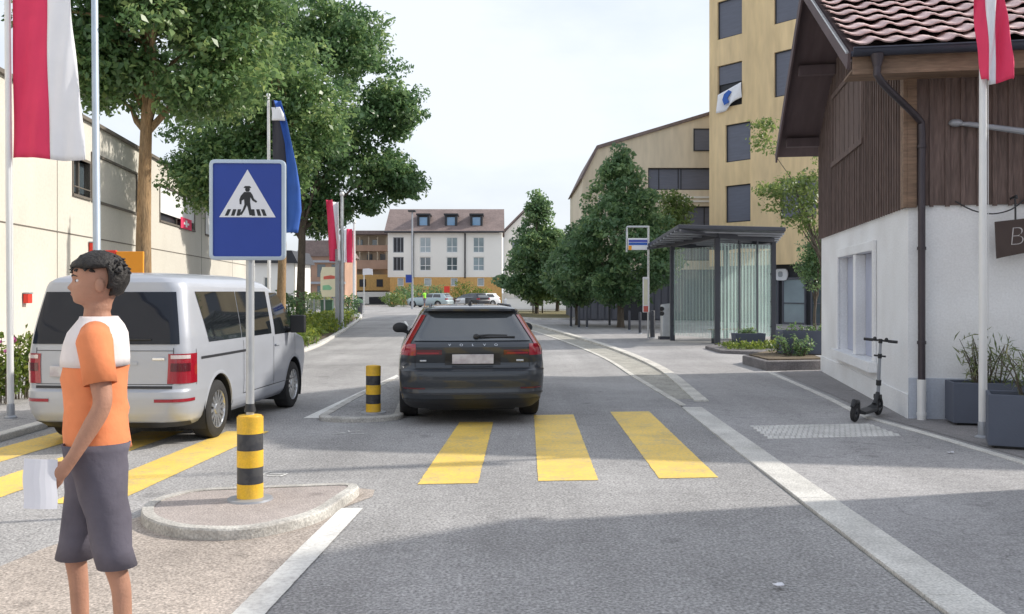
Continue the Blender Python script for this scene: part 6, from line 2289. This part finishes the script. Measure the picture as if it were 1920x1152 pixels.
def add_head(o, vox):
    n = 56
    rings = []
    for i in range(len(HEAD) - 1):
        for k in range(3):
            z, f, b, w, ns = [a + (c - a) * k / 3 for a, c in zip(HEAD[i], HEAD[i + 1])]
            r = []
            for j in range(n):
                t = 2 * PI * j / n
                y = w * math.copysign(abs(math.sin(t)) ** .9, math.sin(t))
                ct = math.cos(t)
                x = f * ct if ct > 0 else -b * ct
                if ct > 0:
                    x -= ns * math.exp(-(y / .0135) ** 2) * ct
                    x += .010 * math.exp(-((abs(y) - .033) / .014) ** 2 - ((z - 1.715) / .012) ** 2)
                    x -= .005 * math.exp(-((abs(y) - .035) / .02) ** 2 - ((z - 1.685) / .02) ** 2)
                r.append((x, y, z))
            rings.append(r)
    hm = MB().rings(rings)
    bm = bmesh.new()
    bm.from_mesh(o.data)
    vs = [bm.verts.new(v) for v in hm.v]
    for f in hm.f:
        bm.faces.new([vs[i] for i in f])
    bm.to_mesh(o.data)
    bm.free()
    r = o.modifiers.new('remesh', 'REMESH')
    r.mode = 'VOXEL'
    r.voxel_size = vox
    r.use_smooth_shade = True
    s = o.modifiers.new('smooth', 'SMOOTH')
    s.factor = .5
    s.iterations = 2
    bpy.context.view_layer.update()
    me = bpy.data.meshes.new_from_object(o.evaluated_get(bpy.context.evaluated_depsgraph_get()))
    o.modifiers.clear()
    o.data = me
    me.polygons.foreach_set('use_smooth', [True] * len(me.polygons))
    me.materials.clear()
    me.materials.append(M['skin'])


def ellip(c, rx, ry, z, n=20, sq=.0):
    return [(c[0] + rx * math.cos(2 * PI * k / n), c[1] + ry * math.sin(2 * PI * k / n), z) for k in range(n)]


def person(label, loc, rz, scale, shirt, short, group=None, yoke=None, hands=True):
    """standing figure facing local -x, left side towards local -y"""
    p = thing('person', label, 'person', loc, rz, group, (scale,) * 3)
    N, E = [], []
    def add(pos, r, parent=None):
        N.append((pos, r))
        if parent is not None: E.append((parent, len(N) - 1))
        return len(N) - 1
    pel = add((0, 0, .98), .125)
    sp = add((-.005, 0, 1.15), .12, pel)
    ch = add((-.005, 0, 1.36), .125, sp)
    nb_ = add((.015, 0, 1.52), .068, ch)
    nk = add((.0, 0, 1.585), .056, nb_)
    h0 = add((.0, 0, 1.65), .052, nk)
    h1 = add((.0, 0, 1.72), .055, h0)
    for s in (-1, 1):
        fwd = -.10 if s > 0 else .09
        hip = add((fwd * .2, s * .095, .90), .098, pel)
        kn = add((fwd * .9 - .012, s * .10, .50), .054, hip)
        cf = add((fwd + .018, s * .10, .36), .046, kn)
        an = add((fwd + .03, s * .10, .10), .038, cf)
        he = add((fwd + .03, s * .10, .05), .036, an)
        to = add((fwd - .12, s * .11, .035), (.036, .026), he)
        if s < 0:
            sh_, el, wr, pm = (.005, -.185, 1.455), (.045, -.235, 1.18), (-.075, -.24, .965), (-.125, -.232, .90)
        else:
            sh_, el, wr, pm = (.005, .185, 1.455), (.035, .235, 1.18), (-.045, .245, .95), (-.075, .24, .875)
        a = add(sh_, .062, ch)
        m1 = add(tuple((x + y) / 2 for x, y in zip(sh_, el)), .051, a)
        b = add(el, .042, m1)
        m2_ = add(tuple(x + (y - x) * .3 for x, y in zip(el, wr)), .043, b)
        c = add(wr, .028, m2_)
        if hands:
            q = add(pm, (.036, .02), c)
            W_, Pm = Vector(wr), Vector(pm)
            d_ = (Pm - W_).normalized()
            ac = Vector((0, s * .0, 0)) + d_.cross(Vector((0, 1, 0))).normalized()
            for i, (of, ln) in enumerate(((-.027, .068), (-.009, .078), (.009, .072), (.026, .056))):
                k0 = Pm + d_ * .03 + ac * of
                k1 = k0 + d_ * ln * .5 + Vector((-.004, -s * .004, 0))
                k2 = k1 + d_ * ln * .35 + Vector((.006, -s * .020, -.004))
                k3 = k2 + d_ * ln * .15 + Vector((.008, -s * .020, .004))
                i0 = add(tuple(k0), .0105, q)
                i1 = add(tuple(k1), .0095, i0)
                i2 = add(tuple(k2), .0085, i1)
                add(tuple(k3), .0075, i2)
            t0 = W_.lerp(Pm, .55) - ac * .028 + Vector((0, -s * .008, 0))
            t1 = t0 + d_ * .035 - ac * .02 + Vector((0, -s * .012, 0))
            t2 = t1 + d_ * .032 + Vector((0, -s * .012, 0))
            i0 = add(tuple(t0), .0125, q)
            i1 = add(tuple(t1), .011, i0)
            add(tuple(t2), .009, i1)
        else:
            add(pm, .03, c)
    body = skin_body(N, E, pel, 'body', M['skin'], p, 2)
    add_head(body, .0065 if hands else .012)
    if hands:
        for s in (-1, 1): MB().ball((.018, s * .080, 1.695), (.020, .010, .032), 12, 8).build('ear', M['skin'], body, smooth=True)
        for s in (-1, 1):
            e_ = MB().ball((-.071, s * .034, 1.715), (.012, .014, .008), 12, 8).build('eye', M['sign_white'], body, smooth=True)
            MB().ball((-.081, s * .035, 1.715), (.004, .006, .006), 8, 6).build('iris', M['black'], e_, smooth=True)
        mb = MB()
        mb.tube([(-.088, -.024, 1.653), (-.0985, -.010, 1.654), (-.101, 0, 1.654), (-.0985, .010, 1.654), (-.088, .024, 1.653)], [.002, .0045, .005, .0045, .002], 8)
        mb.build('mouth', M['lip'], body, smooth=True)
        for s in (-1, 1): MB().tube([(-.100, s * .014, 1.736), (-.092, s * .036, 1.740), (-.074, s * .054, 1.734)], [.003, .004, .002], 6).build('eyebrow', M['hair'], body, smooth=True)
    rs = random.Random(4)
    hb = MB().ball((.012, 0, 1.735), (.118, .098, .105), 26, 18, keep=lambda x, y, z: (z > .028 + .035 * math.sin(y * 60) * 0 or x > -.02 + (.05 if abs(y) > .07 else 0)) and z > -.075 and not (x < -.03 and z < .03) and not (x < .045 and z < -.012))
    hb.v = [(x + rs.uniform(-.004, .004), y + rs.uniform(-.004, .004), z + rs.uniform(-.004, .006)) for x, y, z in hb.v]
    hb.build('hair', M['hair'], p, smooth=True, solid=.02, angle=180)
    if hands:
        tuft = MB()
        for i in range(420):
            a, b = rs.uniform(-1.2, 1.2), rs.uniform(.2, 1.3)
            d_ = Vector((-math.cos(a) * math.cos(b) * rs.choice((1, .6, -1, -1)), math.sin(a) * math.cos(b), math.sin(b)))
            c0_ = Vector((.012 + d_.x * .11, d_.y * .092, 1.738 + d_.z * .10))
            e = c0_ + d_ * rs.uniform(.008, .022) + Vector((rs.uniform(-.006, .022), rs.uniform(-.016, .016), -.014))
            tuft.tube([c0_, c0_.lerp(e, .6), e], [.008, .006, .002], 5)
        tuft.build('hair_tufts', M['hair'], p, smooth=True)
    # shirt: torso shell and sleeves
    zs = [(.965, .138, .182, .004), (1.0, .137, .180, .004), (1.05, .134, .177, .0), (1.10, .131, .174, .0), (1.14, .131, .173, -.002), (1.18, .129, .173, -.004), (1.23, .131, .177, -.005), (1.28, .133, .182, -.006), (1.33, .135, .187, -.005), (1.37, .135, .192, -.004), (1.43, .128, .197, .0), (1.48, .118, .185, .006), (1.515, .098, .135, .012), (1.54, .08, .092, .012), (1.552, .074, .078, .01)]
    def fold(pt, z, amp): return (pt[0] + amp * (math.sin(z * 34 + pt[1] * 18) + .8 * math.sin(z * 61 - pt[1] * 31 + 1)), pt[1] + amp * math.sin(z * 27 + pt[0] * 25), pt[2])
    mb = MB()
    split = 1.40 if yoke else 9
    mb.rings([[fold(q, z, .004 if z < 1.45 else 0) for q in ellip((cx, 0), a, b, z, 28)] for z, a, b, cx in zs], cap=False)
    for s in (-1, 1):
        S0, S1 = Vector((.005, s * .155, 1.46)), Vector((.030, s * .222, 1.27))
        mb.tube([S0 + Vector((0, -s * .03, .01)), S0 + Vector((.0, s * .03, -.01)), S0.lerp(S1, .5) + Vector((0, s * .012, 0)), S1], [(.066, .07), .072, .066, .066], 20, cap=False)
    shm = mb.build('shirt', M[shirt], p, smooth=True, solid=.006, angle=180)
    if yoke:
        mb = MB()
        zz = [(1.335, .1352, .1875, -.005)] + [t for t in zs if t[0] >= 1.37]
        mb.rings([[(q[0] * 1.0 + (q[0] - cx) * .055, q[1] * 1.05, z + .003) for q in ellip((cx, 0), a, b, z, 28)] for z, a, b, cx in zz], cap=False)
        mb.build('yoke', M[yoke], shm, smooth=True, solid=.004, angle=180)
    mb = MB()
    for s in (-1, 1):
        fwd = -.10 if s > 0 else .09
        rg = []
        for t, a, b in ((.0, .138, .102), (.06, .132, .105), (.12, .126, .106), (.2, .116, .106), (.3, .106, .106), (.45, .097, .102), (.6, .09, .098), (.85, .082, .092), (1.0, .082, .092)):
            z = 1.0 - .545 * t
            rg.append([fold(q, z, .004) for q in ellip((fwd * (t * .95), s * (.085 + .02 * t)), a, b, z, 22)])
        mb.rings(rg, cap=False)
    mb.build('shorts', M[short], p, smooth=True, solid=.006, angle=180)
    for s in (-1, 1):
        fwd = -.10 if s > 0 else .09
        mb = MB().rings([ellip((fwd - .045 + dx, s * .105), a, b, z, 18) for z, a, b, dx in ((.0, .135, .05, 0), (.03, .138, .052, 0), (.055, .125, .048, .006), (.085, .07, .046, .055), (.11, .055, .044, .075))])
        mb.build('shoe', M['shoe'], p, smooth=True)
    return p


PX, PY, PS = xat(181, 4.15), 4.15, 1.0
per = person('dark-haired pedestrian in an orange shirt with white shoulders and dark shorts holding a white sheet', (PX, PY, 0), R(20), .99, 'shirt', 'shorts', None, 'shirt_white')
pa = thing('sheet_of_paper', 'folded white sheet of paper held in the left hand of the pedestrian', 'paper', (PX, PY, 0), R(20))
rows = []
for j in range(9):
    rows.append([(-.258 + .125 * i / 6 + .003 * math.sin(j), -.245 - .010 * math.sin(PI * i / 6), .76 + .205 * j / 8 - .012 * i / 6) for i in range(7)])
MB().grid(rows).build('sheet', M['paper'], pa, solid=.0015)
person('distant figure in a lime hi-vis top in front of the white block', (xat(796, 96), 96, 0), R(150), .98, 'hivis', 'shorts', None, None, hands=False)
